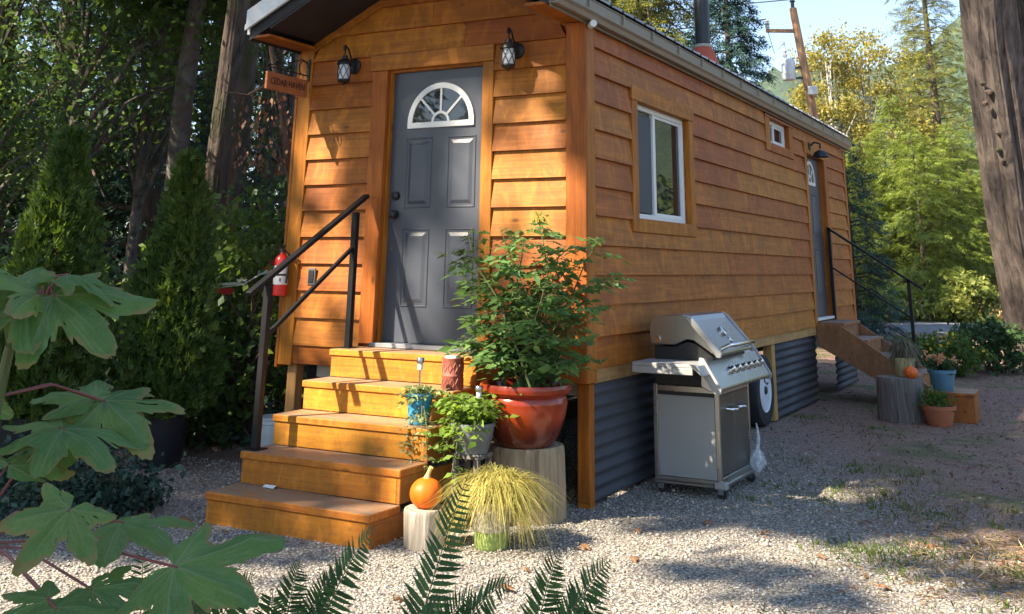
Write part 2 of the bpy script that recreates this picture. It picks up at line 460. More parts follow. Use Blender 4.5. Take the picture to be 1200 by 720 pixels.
# ------------------------------------------------------------------ geometry helpers
class MB:
    def __init__(s):
        s.v = []; s.f = []

    def add(s, vs, fs):
        o = len(s.v)
        s.v += [tuple(map(float, p)) for p in vs]
        s.f += [tuple(i + o for i in f) for f in fs]
        return s

    def box(s, x0, x1, y0, y1, z0, z1):
        return s.add([(x0, y0, z0), (x1, y0, z0), (x1, y1, z0), (x0, y1, z0), (x0, y0, z1), (x1, y0, z1), (x1, y1, z1), (x0, y1, z1)],
                     [(0, 3, 2, 1), (4, 5, 6, 7), (0, 1, 5, 4), (1, 2, 6, 5), (2, 3, 7, 6), (3, 0, 4, 7)])

    def prism(s, poly, axis, a0, a1):
        """poly: 2-d points in the two other axes (cyclic order of axes kept x,y,z)"""
        n = len(poly)
        def mk(p, a):
            q = list(p); q.insert(axis, a); return q
        vs = [mk(p, a0) for p in poly] + [mk(p, a1) for p in poly]
        fs = [tuple(range(n)), tuple(range(2 * n - 1, n - 1, -1))]
        fs += [(i, i + n, (i + 1) % n + n, (i + 1) % n) for i in range(n)]
        return s.add(vs, fs)

    def bar(s, p, q, w, h, up=(0, 0, 1)):
        p = Vector(p); q = Vector(q); d = (q - p).normalized(); up = Vector(up)
        side = d.cross(up)
        if side.length < 1e-5:
            side = d.cross(Vector((1, 0, 0)))
        side.normalize(); up = side.cross(d)
        vs = []
        for c in (p, q):
            for a, b_ in ((-1, -1), (1, -1), (1, 1), (-1, 1)):
                vs.append(c + side * a * w / 2 + up * b_ * h / 2)
        return s.add(vs, [(0, 1, 2, 3), (7, 6, 5, 4), (0, 4, 5, 1), (1, 5, 6, 2), (2, 6, 7, 3), (3, 7, 4, 0)])

    def tube(s, pts, r, n=8, cap=True):
        pts = [Vector(p) for p in pts]
        rs = r if hasattr(r, '__len__') else [r] * len(pts)
        ref = None; rings = []
        for i, p in enumerate(pts):
            d = (pts[min(i + 1, len(pts) - 1)] - pts[max(i - 1, 0)]).normalized()
            if ref is None:
                ref = d.orthogonal().normalized()
            ref = (ref - d * ref.dot(d)).normalized()
            b2 = d.cross(ref)
            rings.append([p + (ref * math.cos(2 * math.pi * k / n) + b2 * math.sin(2 * math.pi * k / n)) * rs[i] for k in range(n)])
        vs = [v for rg in rings for v in rg]
        fs = []
        for i in range(len(pts) - 1):
            for k in range(n):
                fs.append((i * n + k, i * n + (k + 1) % n, (i + 1) * n + (k + 1) % n, (i + 1) * n + k))
        if cap:
            fs.append(tuple(range(n - 1, -1, -1))); fs.append(tuple(range((len(pts) - 1) * n, len(pts) * n)))
        return s.add(vs, fs)

    def lathe(s, prof, n=24, c=(0, 0, 0), axis=2, fn=None):
        vs = []; fs = []
        for (r, h) in prof:
            for k in range(n):
                a = 2 * math.pi * k / n
                rr = r * (fn(a, h) if fn else 1)
                p = [rr * math.cos(a), rr * math.sin(a), h]
                if axis == 1:
                    p = [p[0], p[2], p[1]]
                elif axis == 0:
                    p = [p[2], p[0], p[1]]
                vs.append((p[0] + c[0], p[1] + c[1], p[2] + c[2]))
        for i in range(len(prof) - 1):
            for k in range(n):
                fs.append((i * n + k, i * n + (k + 1) % n, (i + 1) * n + (k + 1) % n, (i + 1) * n + k))
        if prof[0][0] > 1e-4:
            fs.append(tuple(range(n - 1, -1, -1)))
        if prof[-1][0] > 1e-4:
            fs.append(tuple(range((len(prof) - 1) * n, len(prof) * n)))
        return s.add(vs, fs)

    def build(s, name, mat, parent=None, smooth=False, bevel=0.0, origin=None, solid=0.0):
        me = bpy.data.meshes.new(name)
        vs = np.array(s.v, dtype=float)
        off = np.zeros(3)
        if parent is not None:
            pw = WORLD_LOC.get(parent.name, np.zeros(3))
            off = pw
        elif origin is not None:
            off = np.array(origin, float)
        me.from_pydata([tuple(p) for p in (vs - off)], [], s.f)
        me.validate()
        bm = bmesh.new(); bm.from_mesh(me)
        bmesh.ops.recalc_face_normals(bm, faces=bm.faces)
        bm.to_mesh(me); bm.free()
        if smooth:
            me.polygons.foreach_set('use_smooth', [True] * len(me.polygons))
            try:
                me.set_sharp_from_angle(angle=rad(38))
            except Exception:
                pass
        o = bpy.data.objects.new(name, me)
        COL.objects.link(o)
        me.materials.append(MATS[mat])
        if parent is not None:
            o.parent = parent
            WORLD_LOC[o.name] = off
        else:
            o.location = off
            WORLD_LOC[o.name] = off
        if bevel:
            md = o.modifiers.new('bevel', 'BEVEL'); md.width = bevel; md.segments = 1; md.limit_method = 'ANGLE'
        if solid:
            md = o.modifiers.new('solid', 'SOLIDIFY'); md.thickness = solid
        return o


WORLD_LOC = {}


def thing(name, loc, label, cat, group=None):
    o = bpy.data.objects.new(name, None)
    o.empty_display_size = 0.1
    COL.objects.link(o)
    o.location = loc
    WORLD_LOC[o.name] = np.array(loc, float)
    return tag(o, label, cat, group)


def tag(o, label=None, cat=None, group=None, kind=None):
    if label: o['label'] = label
    if cat: o['category'] = cat
    if group: o['group'] = group
    if kind: o['kind'] = kind
    return o


def np_mesh(name, V, F, mat, parent=None, smooth=False, origin=(0, 0, 0)):
    """V (n,3) world coords, F (m,k) same-size faces"""
    off = np.array(origin, float)
    if parent is not None:
        off = WORLD_LOC[parent.name]
    V = np.asarray(V, float) - off
    F = np.asarray(F, dtype=np.int32)
    me = bpy.data.meshes.new(name)
    k = F.shape[1]
    me.vertices.add(len(V)); me.vertices.foreach_set('co', V.ravel())
    me.loops.add(F.size); me.loops.foreach_set('vertex_index', F.ravel())
    me.polygons.add(len(F))
    me.polygons.foreach_set('loop_start', np.arange(0, F.size, k, dtype=np.int32))
    me.polygons.foreach_set('loop_total', np.full(len(F), k, dtype=np.int32))
    if smooth:
        me.polygons.foreach_set('use_smooth', [True] * len(F))
    me.update(calc_edges=True)
    me.materials.append(MATS[mat])
    o = bpy.data.objects.new(name, me)
    COL.objects.link(o)
    if parent is not None:
        o.parent = parent
    else:
        o.location = off
    WORLD_LOC[o.name] = off
    return o


def unit(a):
    return a / np.maximum(np.linalg.norm(a, axis=-1, keepdims=True), 1e-9)


def frames(X, N):
    X = unit(X); Y = unit(np.cross(N, X)); Z = np.cross(X, Y)
    return X, Y, Z


def scatter(tv, tf, P, X, N, S):
    """copies of template (tv, tf) at points P, x axis X, normal about N, size S (scalar or n or n,3)"""
    tv = np.asarray(tv, float); tf = np.asarray(tf, np.int32)
    X, Y, Z = frames(X, N)
    n = len(P); k = len(tv)
    S = np.broadcast_to(np.asarray(S, float).reshape(-1, 1) if np.ndim(S) == 1 else S, (n, 3)) if np.ndim(S) else np.full((n, 3), S)
    T = tv[None] * S[:, None, :]
    V = P[:, None, :] + T[:, :, 0:1] * X[:, None, :] + T[:, :, 1:2] * Y[:, None, :] + T[:, :, 2:3] * Z[:, None, :]
    F = tf[None] + (np.arange(n) * k)[:, None, None]
    return V.reshape(-1, 3), F.reshape(-1, tf.shape[1])


def rnd_dirs(n, rng=None):
    rng = rng or RNG
    return unit(rng.normal(size=(n, 3)))


# leaf templates -----------------------------------------------------
LEAF = (np.array([(0, 0, 0), (.35, .26, .05), (.45, 0, -.02), (.35, -.26, .05), (1, 0, -.08)]), np.array([(0, 2, 1), (0, 3, 2), (1, 2, 4), (2, 3, 4)]))
RHOMB = (np.array([(0, 0, 0), (.5, .3, .04), (1, 0, -.06), (.5, -.3, .04)]), np.array([(0, 1, 2), (0, 2, 3)]))


def spray_template(n=5, spread=55, w=0.06, droop=0.12):
    vs = []; fs = []
    for i in range(n):
        a = rad(-spread + 2 * spread * i / (n - 1))
        L = 1.0 - 0.45 * abs(i - (n - 1) / 2) / ((n - 1) / 2)
        d = np.array([math.cos(a), math.sin(a), 0]); p = np.array([-d[1], d[0], 0])
        b0 = np.array([0.12 * i / n, 0, 0])
        o = len(vs)
        vs += [b0 + p * 0.01, b0 + d * L * .5 + p * w + [0, 0, .02], b0 + d * L - np.array([0, 0, droop * L]), b0 + d * L * .5 - p * w + [0, 0, .02]]
        fs += [(o, o + 1, o + 2), (o, o + 2, o + 3)]
    return np.array(vs), np.array(fs)


SPRAY = spray_template(5, 55, 0.09)
def feather_template():
    vs = [(0, .03, 0), (0, -.03, 0), (1, 0, -.12)]; fs = [(0, 1, 2)]
    for s in (.12, .38, .64):
        for sd in (1, -1):
            L = .42 * (1.05 - s * .6); a = rad(48)
            o = len(vs); z = -.10 * s * s
            vs += [(s - .05, 0, z), (s + .07, 0, z), (s + L * math.cos(a), sd * L * math.sin(a), z - .06)]
            fs.append((o, o + 1, o + 2) if sd > 0 else (o + 1, o, o + 2))
    return np.array(vs), np.array(fs)


FEATHER = feather_template()
SPRAY3 = spray_template(3, 45, 0.14)


def cat_mesh(parts):
    V = []; F = []; o = 0
    for v, f in parts:
        V.append(v); F.append(f + o); o += len(v)
    return np.concatenate(V), np.concatenate(F)

# ==== SECTIONS ====

# ================================================================== GROUND, ROAD, HILLS
def ground_material():
    m, nt, b = new_mat('ground')
    P = pos_node(nt, False)
    sp = nt.nodes.new('ShaderNodeSeparateXYZ'); nt.links.new(P, sp.inputs[0])
    x, y = sp.outputs[0], sp.outputs[1]
    wob = noise(nt, P, 0.9, 5, 0.6)
    wob2 = noise(nt, P, 3.5, 5, 0.65)
    vo = nd(nt, 'ShaderNodeTexVoronoi'); vo.inputs['Scale'].default_value = 62
    nt.links.new(P, vo.inputs['Vector'])
    vo2 = nd(nt, 'ShaderNodeTexVoronoi'); vo2.inputs['Scale'].default_value = 130
    nt.links.new(P, vo2.inputs['Vector'])
    sepc = nt.nodes.new('ShaderNodeSeparateColor'); nt.links.new(vo.outputs['Color'], sepc.inputs[0])
    grav = ramp(nt, sepc.outputs[0], [(0.0, (0.20, 0.18, 0.155)), (0.5, (0.37, 0.335, 0.285)), (1.0, (0.52, 0.475, 0.41))])
    grav = mixc(nt, ramp(nt, vo.outputs['Distance'], [(0.3, (0, 0, 0)), (0.75, (1, 1, 1))]), grav, (0.12, 0.105, 0.09))
    sepd = nt.nodes.new('ShaderNodeSeparateColor'); nt.links.new(vo2.outputs['Color'], sepd.inputs[0])
    lit = ramp(nt, sepd.outputs[0], [(0.0, (0.09, 0.05, 0.036)), (0.5, (0.215, 0.125, 0.095)), (0.85, (0.34, 0.22, 0.165)), (1.0, (0.46, 0.36, 0.29))])
    soil = ramp(nt, wob2, [(0.3, (0.17, 0.105, 0.075)), (0.7, (0.33, 0.225, 0.155))])
    lit = mixc(nt, ramp(nt, wob, [(0.42, (0, 0, 0)), (0.6, (0.75, 0.75, 0.75))]), lit, soil)
    # gravel apron in front of the stairs and along the side wall
    d = mth(nt, 'ADD', mth(nt, 'ADD', mth(nt, 'MULTIPLY', x, 0.75), mth(nt, 'MULTIPLY', y, 0.42)), mth(nt, 'MULTIPLY', mth(nt, 'SUBTRACT', wob2, 0.5), 1.6))
    gm = ramp(nt, mth(nt, 'MULTIPLY_ADD', d, 0.25, 0.07), [(0.40, (1, 1, 1)), (0.64, (0, 0, 0))])
    c = mixc(nt, gm, lit, grav)
    # dirt under the shrubs on the far side of the stairs
    d2 = mth(nt, 'ADD', mth(nt, 'SUBTRACT', mth(nt, 'MULTIPLY', y, 0.8), mth(nt, 'MULTIPLY', x, 0.55)), mth(nt, 'MULTIPLY', wob2, 1.2))
    dm = ramp(nt, mth(nt, 'MULTIPLY', d2, 0.25), [(0.42, (0, 0, 0)), (0.58, (1, 1, 1))])
    c = mixc(nt, mth(nt, 'MULTIPLY', dm, mth(nt, 'LESS_THAN', x, -1.9)), c, mixc(nt, 0.5, lit, (0.06, 0.045, 0.03)))
    gr = ramp(nt, mth(nt, 'ADD', wob, mth(nt, 'MULTIPLY', mth(nt, 'SUBTRACT', 1.0, gm), 0.06)), [(0.58, (0, 0, 0)), (0.66, (0.7, 0.7, 0.7))])
    gcol = ramp(nt, wob2, [(0.3, (0.05, 0.075, 0.02)), (0.7, (0.13, 0.15, 0.04))])
    c = mixc(nt, mth(nt, 'MULTIPLY', gr, mth(nt, 'SUBTRACT', 1.0, mth(nt, 'MULTIPLY', gm, 0.85))), c, gcol)
    nt.links.new(c, b.inputs['Base Color'])
    b.inputs['Roughness'].default_value = 0.95
    h = mth(nt, 'ADD', mth(nt, 'MULTIPLY', vo.outputs['Distance'], -0.6), mth(nt, 'MULTIPLY', wob2, 0.8))
    bump(nt, b, h, 0.8, 0.025)
    MATS['ground'] = m
ground_material()

def ground_z(x, y):
    """gentle unevenness, flat under the house and the things that stand near it"""
    x = np.asarray(x, float); y = np.asarray(y, float)
    d = np.hypot((x + 0.5) / 6.5, (y - 3) / 9)
    w = np.clip((d - 0.95) * 1.2, 0, 1)
    return w * (0.10 * np.sin(x * 0.7 + 1) * np.cos(y * 0.55) + 0.06 * np.sin(x * 1.9 + y * 1.3))

gx = np.concatenate([np.linspace(-900, -60, 12), np.linspace(-55, -20, 20), np.linspace(-19, 19, 110), np.linspace(20, 55, 20), np.linspace(60, 900, 12)])
gy = np.concatenate([np.linspace(-900, -60, 10), np.linspace(-55, -14, 18), np.linspace(-13.6, 20, 100), np.linspace(20.5, 60, 40), np.linspace(65, 1400, 14)])
X, Y = np.meshgrid(gx, gy)
Zg = ground_z(X, Y)
Zg = np.where(np.hypot(X, Y) > 60, -0.02, Zg)
flat_road = np.clip(1 - np.abs(Y - 25 - (X + 2) * .55) / 6, 0, 1)
Zg = Zg * (1 - np.clip(flat_road * 2, 0, 1))
nx, ny = len(gx), len(gy)
idx = np.arange(nx * ny).reshape(ny, nx)
F = np.stack([idx[:-1, :-1], idx[:-1, 1:], idx[1:, 1:], idx[1:, :-1]], -1).reshape(-1, 4)
tag(np_mesh('ground', np.stack([X, Y, Zg], -1).reshape(-1, 3), F, 'ground', smooth=True), kind='structure')

# road beyond the yard
m, nt, b = new_mat('asphalt')
n = noise(nt, pos_node(nt, False), 60, 5, 0.7); n2 = noise(nt, pos_node(nt, False), 0.7, 4)
c = ramp(nt, n, [(0.3, (0.10, 0.105, 0.115)), (0.7, (0.17, 0.175, 0.19))])
nt.links.new(mixc(nt, mth(nt, 'MULTIPLY', n2, 0.35), c, (0.10, 0.095, 0.09)), b.inputs['Base Color'])
b.inputs['Roughness'].default_value = 0.85
bump(nt, b, n, 0.4, 0.01)
MATS['asphalt'] = m
mb = MB()
def road_c(t): return (t, 25.2 + (t + 2) * .55)
prev = None
nrm = Vector((-.55, 1)).normalized()
vs = []; fs = []
for i, t in enumerate(np.linspace(-60, 60, 25)):
    cx, cy = road_c(t)
    for s in (-3.0, 3.0):
        vs.append((cx + nrm.x * s, cy + nrm.y * s, 0.012))
    if i: fs.append((2 * i - 2, 2 * i - 1, 2 * i + 1, 2 * i))
mb.add(vs, fs)
tag(mb.build('road', 'asphalt'), kind='structure')

# forested mountain far behind
m, nt, b = new_mat('mountain_forest')
P = pos_node(nt, False)
n = noise(nt, P, 0.09, 6, 0.7); n2 = noise(nt, P, 0.012, 4)
c = ramp(nt, n, [(0.35, (0.02, 0.045, 0.022)), (0.65, (0.07, 0.11, 0.04))])
nt.links.new(mixc(nt, mth(nt, 'MULTIPLY', n2, 0.4), c, (0.05, 0.07, 0.03)), b.inputs['Base Color'])
b.inputs['Roughness'].default_value = 1.0
bump(nt, b, n, 1.0, 6.0)
MATS['mountain_forest'] = m
hx = np.linspace(-600, 500, 150); hy = np.linspace(420, 1100, 70)
X, Y = np.meshgrid(hx, hy)
def ridge(x, y):
    t = np.clip((y - 430) / 420, 0, 1); t = t * t * (3 - 2 * t)
    h = 190 + 0.42 * (x + 120) + 22 * np.sin(x * .013) + 12 * np.sin(x * .037 + 2)
    h = np.clip(h, 60, 228)
    return t * h * (1 + .04 * np.sin(y * .03 + x * .01)) - 4
Zm = ridge(X, Y) + RNG.normal(size=X.shape) * 4 * np.clip((Y - 430) / 100, 0, 1)
idx = np.arange(X.size).reshape(X.shape)
F = np.stack([idx[:-1, :-1], idx[:-1, 1:], idx[1:, 1:], idx[1:, :-1]], -1).reshape(-1, 4)
tag(np_mesh('mountain', np.stack([X, Y, Zm], -1).reshape(-1, 3), F, 'mountain_forest', smooth=True), kind='structure')

# ================================================================== TINY HOUSE
HW, HL = 2.60, 9.03
ZB, ZTOP, ZFL = 0.755, 3.16, 0.927
RIDGE_X, RIDGE_Z, SLOPE = -1.30, 3.80, 0.48
OVER = 0.62
def zu(x): return RIDGE_Z - SLOPE * abs(x - RIDGE_X)

house = thing('tiny_house', (-1.3, 4.5, 0), 'cedar clad tiny house on a trailer with dark grey front door', 'tiny house')
FD = (-1.70, -0.83, ZFL + .012, 2.962)                       # front door opening x0,x1,z0,z1
W1 = (0.95, 2.16, 1.85, 2.75)
W2 = (4.94, 5.80, 2.855, 3.13)
BD = (6.64, 7.60, 0.93, 2.90)

def rects_minus(u0, u1, z0, z1, holes):
    zs = sorted({z0, z1} | {z for h in holes for z in h[2:4] if z0 < z < z1})
    out = []
    for a, b_ in zip(zs[:-1], zs[1:]):
        zm = (a + b_) / 2
        cuts = sorted([(h[0], h[1]) for h in holes if h[2] < zm < h[3]])
        u = u0
        for c0, c1 in cuts:
            if c0 > u: out.append((u, min(c0, u1), a, b_))
            u = max(u, c1)
        if u < u1: out.append((u, u1, a, b_))
    return out

# wall cores
mb = MB()
for (u0, u1, a, b_) in rects_minus(-HW + .02, -.02, ZB + .01, ZTOP, [FD]):
    mb.box(u0, u1, .02, .11, a, b_)
mb.prism([(-HW + .02, ZTOP), (-.02, ZTOP), (RIDGE_X, RIDGE_Z - .01)], 1, .02, .11)
front_wall = mb.build('front_wall', 'cedar_x', house)
mb = MB()
for (u0, u1, a, b_) in rects_minus(.11, HL - .02, ZB + .01, ZTOP, [W1, W2, BD]):
    mb.box(-.11, -.02, u0, u1, a, b_)
side_wall = mb.build('side_wall', 'cedar_y', house)
mb = MB().box(-HW + .0, -HW + .09, .11, HL - .1, ZB, ZTOP)
mb.build('side_wall', 'cedar_y', house)
mb = MB().box(-HW + .0, -.02, HL - .1, HL - .02, ZB, ZTOP).prism([(-HW, ZTOP), (-.02, ZTOP), (RIDGE_X, RIDGE_Z)], 1, HL - .1, HL - .02)
mb.build('rear_wall', 'cedar_x', house)
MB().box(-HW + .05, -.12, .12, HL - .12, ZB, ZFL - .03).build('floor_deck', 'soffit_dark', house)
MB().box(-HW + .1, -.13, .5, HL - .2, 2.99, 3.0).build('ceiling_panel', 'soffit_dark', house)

def d_of(z, z0, e=.2):                # how proud a lap board stands at height z
    t = (z - z0) / e
    return .029 * (1 - t) + .002 * t

def lap_board(face, u0, u1, z0, z1, holes, zbot, clip=None):
    """one bevel-siding board, notched round openings; face 'F' (normal -y) or 'R' (normal +x)"""
    mb = MB()
    for (a, b_, c, d) in rects_minus(u0, u1, z0, z1, holes):
        if b_ - a < .01 or d - c < .004: continue
        t0, t1 = d_of(c, zbot), d_of(d, zbot)
        ua0 = ua1 = a; ub0 = ub1 = b_
        if clip:
            ua0 = max(a, RIDGE_X - clip(c)); ua1 = max(a, RIDGE_X - clip(d))
            ub0 = min(b_, RIDGE_X + clip(c)); ub1 = min(b_, RIDGE_X + clip(d))
            if ub0 <= ua0: continue
            if ub1 < ua1: ua1 = ub1 = RIDGE_X
        if face == 'F':
            vs = [(ua0, .02, c), (ub0, .02, c), (ub0, -t0, c), (ua0, -t0, c), (ua1, .02, d), (ub1, .02, d), (ub1, -t1, d), (ua1, -t1, d)]
        else:
            vs = [(-.02, a, c), (-.02, b_, c), (t0, b_, c), (t0, a, c), (-.02, a, d), (-.02, b_, d), (t1, b_, d), (t1, a, d)]
        mb.add(vs, [(0, 1, 2, 3), (7, 6, 5, 4), (0, 4, 5, 1), (1, 5, 6, 2), (2, 6, 7, 3), (3, 7, 4, 0)])
    return mb if mb.v else None

# front siding
casing = (-1.845, -0.73, ZB, 3.095)
z = 0.89
while z < RIDGE_Z:
    z1 = z + .1985
    clip = (lambda zz: max(0, (RIDGE_Z - zz) / SLOPE)) if z1 > ZTOP else None
    spans = [(-2.465, -1.845), (-.73, -.132)] if z < 3.0 else [(-2.465, -.132)]
    if z > 3.05 and z < 3.3: spans = [(-2.465, -1.0 - .3 * (z > 3.2)), (-1.0 - .3 * (z > 3.2) + .003, -.132)]
    for (a, b_) in spans:
        mb = lap_board('F', a, b_, z, min(z1, RIDGE_Z - .01), [casing], z, clip)
        if mb: mb.build('siding_board', 'cedar_x', front_wall)
    z += .2
MB().box(-2.52, -.0, -.012, .02, ZB, .886).build('skirt_board', 'cedar_x', house, bevel=.003)

# side siding with staggered butt joints
rr = random.Random(5)
holes = [(W1[0] - .12, W1[1] + .125, W1[2] - .105, W1[3] + .115), (W2[0] - .19, W2[1] + .19, W2[2] - .10, ZTOP + .1), (BD[0] - .11, BD[1] + .2, ZB, BD[3] + .14)]
z = 0.835; k = 0
while z < ZTOP:
    z1 = min(z + .1985, ZTOP + .02)
    u = .132
    joints = []
    t = rr.uniform(1.4, 4.2)
    while t < HL - .5:
        joints.append(t); t += rr.uniform(2.4, 4.8)
    if k == 9: joints = [.735, 3.0, 6.1]
    if k == 10: joints = [.30 + .132, 2.9]
    edges = [.132] + joints + [HL - .10]
    for a, b_ in zip(edges[:-1], edges[1:]):
        pieces = [(a, b_)]
        for h in holes:
            if h[2] <= z + .002 and h[3] >= z1 - .002:
                nw = []
                for (p, q) in pieces:
                    if h[0] >= q or h[1] <= p: nw.append((p, q)); continue
                    if h[0] > p: nw.append((p, h[0]))
                    if h[1] < q: nw.append((h[1], q))
                pieces = nw
        for (p, q) in pieces:
            if q - p < .03: continue
            mb = lap_board('R', p + .0012, q - .0012, z, z1, holes, z)
            if mb: mb.build('siding_board', 'cedar_y', side_wall)
    z += .2; k += 1
MB().box(-.02, .012, .132, HL, .742, .832).build('skirt_board', 'pale_y', house, bevel=.003)

# corner boards
for args, mt in (((-.130, .027, -.028, -.001, ZB - .004, 3.19), 'cedar_z'), ((.0, .027, .0, .131, ZB - .004, 3.17), 'cedar_z'),
             ((-HW, -2.467, -.028, -.001, ZB - .01, 3.2), 'cedar_z'), ((-HW - .03, -HW - .003, -.028, .12, ZB - .03, 3.17), 'cedar_z'),
             ((.0, .027, HL - .10, HL + .02, .75, 3.17), 'cedar_z')):
    MB().box(*args).build('corner_board', mt, house, bevel=.003)

# front door casing
MB().box(-1.845, -1.703, -.03, .019, ZFL, 2.962).build('door_casing', 'cedar_z', house, bevel=.004)
MB().box(-.827, -.732, -.03, .019, ZFL, 2.962).build('door_casing', 'cedar_z', house, bevel=.004)
MB().box(-1.87, -.732, -.033, .019, 2.965, 3.093).build('door_casing', 'cedar_x', house, bevel=.004)
for a in (((-1.703, -1.69, .0195, .11, ZFL, 2.962)), ((-.84, -.827, .0195, .11, ZFL, 2.962)), ((-1.69, -.84, .0195, .11, 2.95, 2.962))):
    MB().box(*a).build('door_jamb', 'cedar_z', house)
MB().box(-1.72, -.81, -.06, .10, ZFL - .018, ZFL + .012).build('door_sill', 'roof_metal', house, bevel=.003)
# door slab
def door(face, u0, u1, z0, z1, dd, mat, fan_c, fan_r, knob_u, knob_z, panels):
    """face F: normal -y, slab front at y = dd; face R: normal +x, slab front at x = -dd"""
    def T(u, d, z):                 # d = depth behind the outer face of the slab (negative = proud)
        return (u, dd + d, z) if face == 'F' else (-dd - d, u, z)
    def bx(mb, a0, a1, d0, d1, c0, c1):
        p = T(a0, d0, c0); q = T(a1, d1, c1)
        return mb.box(min(p[0], q[0]), max(p[0], q[0]), min(p[1], q[1]), max(p[1], q[1]), c0, c1)
    slab = bx(MB(), u0, u1, 0, .045, z0, z1).build('front_door' if face == 'F' else 'side_door', mat, house)
    for (a0, a1, c0, c1) in panels:
        g = MB()
        for e in ((a0, a1, c0, c0 + .012), (a0, a1, c1 - .012, c1), (a0, a0 + .012, c0 + .012, c1 - .012), (a1 - .012, a1, c0 + .012, c1 - .012)):
            bx(g, e[0], e[1], -.006, .002, e[2], e[3])
        g.build('panel_moulding', mat, slab, bevel=.004)
        # raised field: frustum
        i0, i1 = .026, .055
        vs = [T(a0 + i0, .001, c0 + i0), T(a1 - i0, .001, c0 + i0), T(a1 - i0, .001, c1 - i0), T(a0 + i0, .001, c1 - i0),
              T(a0 + i1, -.010, c0 + i1), T(a1 - i1, -.010, c0 + i1), T(a1 - i1, -.010, c1 - i1), T(a0 + i1, -.010, c1 - i1)]
        MB().add(vs, [(4, 5, 6, 7), (0, 1, 5, 4), (1, 2, 6, 5), (2, 3, 7, 6), (3, 0, 4, 7)]).build('raised_panel', mat, slab)
    # fanlight
    cu, cz = fan_c; R = fan_r
    def sector(mb, r0, r1, a0, a1, d0, d1, n=14):
        vs = []; fs = []
        for i in range(n + 1):
            a = a0 + (a1 - a0) * i / n
            for r in (r0, r1):
                for d in (d0, d1):
                    vs.append(T(cu + r * math.cos(a), d, cz + r * math.sin(a)))
        for i in range(n):
            o = 4 * i
            fs += [(o, o + 4, o + 6, o + 2), (o + 1, o + 3, o + 7, o + 5), (o + 2, o + 6, o + 7, o + 3), (o, o + 1, o + 5, o + 4)]
        fs += [(0, 2, 3, 1), (4 * n, 4 * n + 1, 4 * n + 3, 4 * n + 2)]
        return mb.add(vs, fs)
    fr = MB()
    sector(fr, R - .042, R, 0, math.pi, -.016, .002, 28)
    bx(fr, cu - R, cu + R, -.0165, .002, cz - .042, cz + .0)
    sector(fr, .062, .082, 0, math.pi, -.0125, .002, 14)
    for a in (45, 90, 135):
        a = rad(a); p = T(cu + .08 * math.cos(a), -.006, cz + .08 * math.sin(a)); q = T(cu + (R - .04) * math.cos(a), -.006, cz + (R - .04) * math.sin(a))
        fr.bar(p, q, .018, .012, up=(0, -1, 0) if face == 'F' else (1, 0, 0))
    fr.build('fanlight_frame', 'white_vinyl', slab)
    for i in range(4):
        sector(MB(), .083, R - .043, rad(45 * i + .5), rad(45 * i + 44.5), -.004, -.0015, 8).build('pane', 'glass', slab)
    sector(MB(), .002, .061, 0, math.pi, -.004, -.0015, 12).build('pane', 'glass', slab)
    for zz, r_, ln, nm in ((knob_z, .030, .06, 'door_knob'), (knob_z + .14, .031, .028, 'deadbolt')):
        kb = MB(); prof = [(.034, 0), (.034, .008), (.014, .010), (.013, ln * .5), (r_ * .8, ln * .6), (r_, ln * .8), (r_ * .7, ln), (.002, ln + .003)]
        if face == 'F': kb.lathe([(r, -h) for r, h in prof], 18, T(knob_u, 0, zz), axis=1)
        else: kb.lathe(prof, 18, T(knob_u, 0, zz), axis=0)
        kb.build(nm, 'black_iron', slab, smooth=True)
    return slab

door('F', -1.69, -.84, ZFL + .012, 2.95, .062, 'door_paint', (-1.24, 2.545), .30, -1.625, 1.855,
     [(-1.55, -1.31, 1.90, 2.43), (-1.17, -.92, 1.90, 2.43), (-1.55, -1.31, 1.19, 1.75), (-1.17, -.92, 1.19, 1.75)])
door('R', BD[0] + .01, BD[1] - .01, BD[2], BD[3] - .01, .055, 'back_door_paint', (7.06, 2.575), .27, 6.75, 1.83,
     [(6.72, 6.98, 1.9, 2.43), (7.12, 7.40, 1.9, 2.43), (6.72, 6.98, 1.15, 1.75), (7.12, 7.40, 1.15, 1.75)])
# side door trim
MB().box(-.02, .03, BD[0] - .105, BD[0] - .002, BD[2] - .1, BD[3]).build('door_casing', 'cedar_z', house, bevel=.003)
MB().box(-.02, .03, BD[1] + .002, BD[1] + .19, BD[2] - .1, BD[3]).build('door_casing', 'cedar_z', house, bevel=.003)
MB().box(-.02, .032, BD[0] - .105, BD[1] + .19, BD[3] + .002, BD[3] + .138).build('door_casing', 'cedar_y', house, bevel=.003)
MB().box(-.11, .04, BD[0] - .02, BD[1] + .02, BD[2] - .03, BD[2] - .001).build('door_sill', 'white_metal', house)

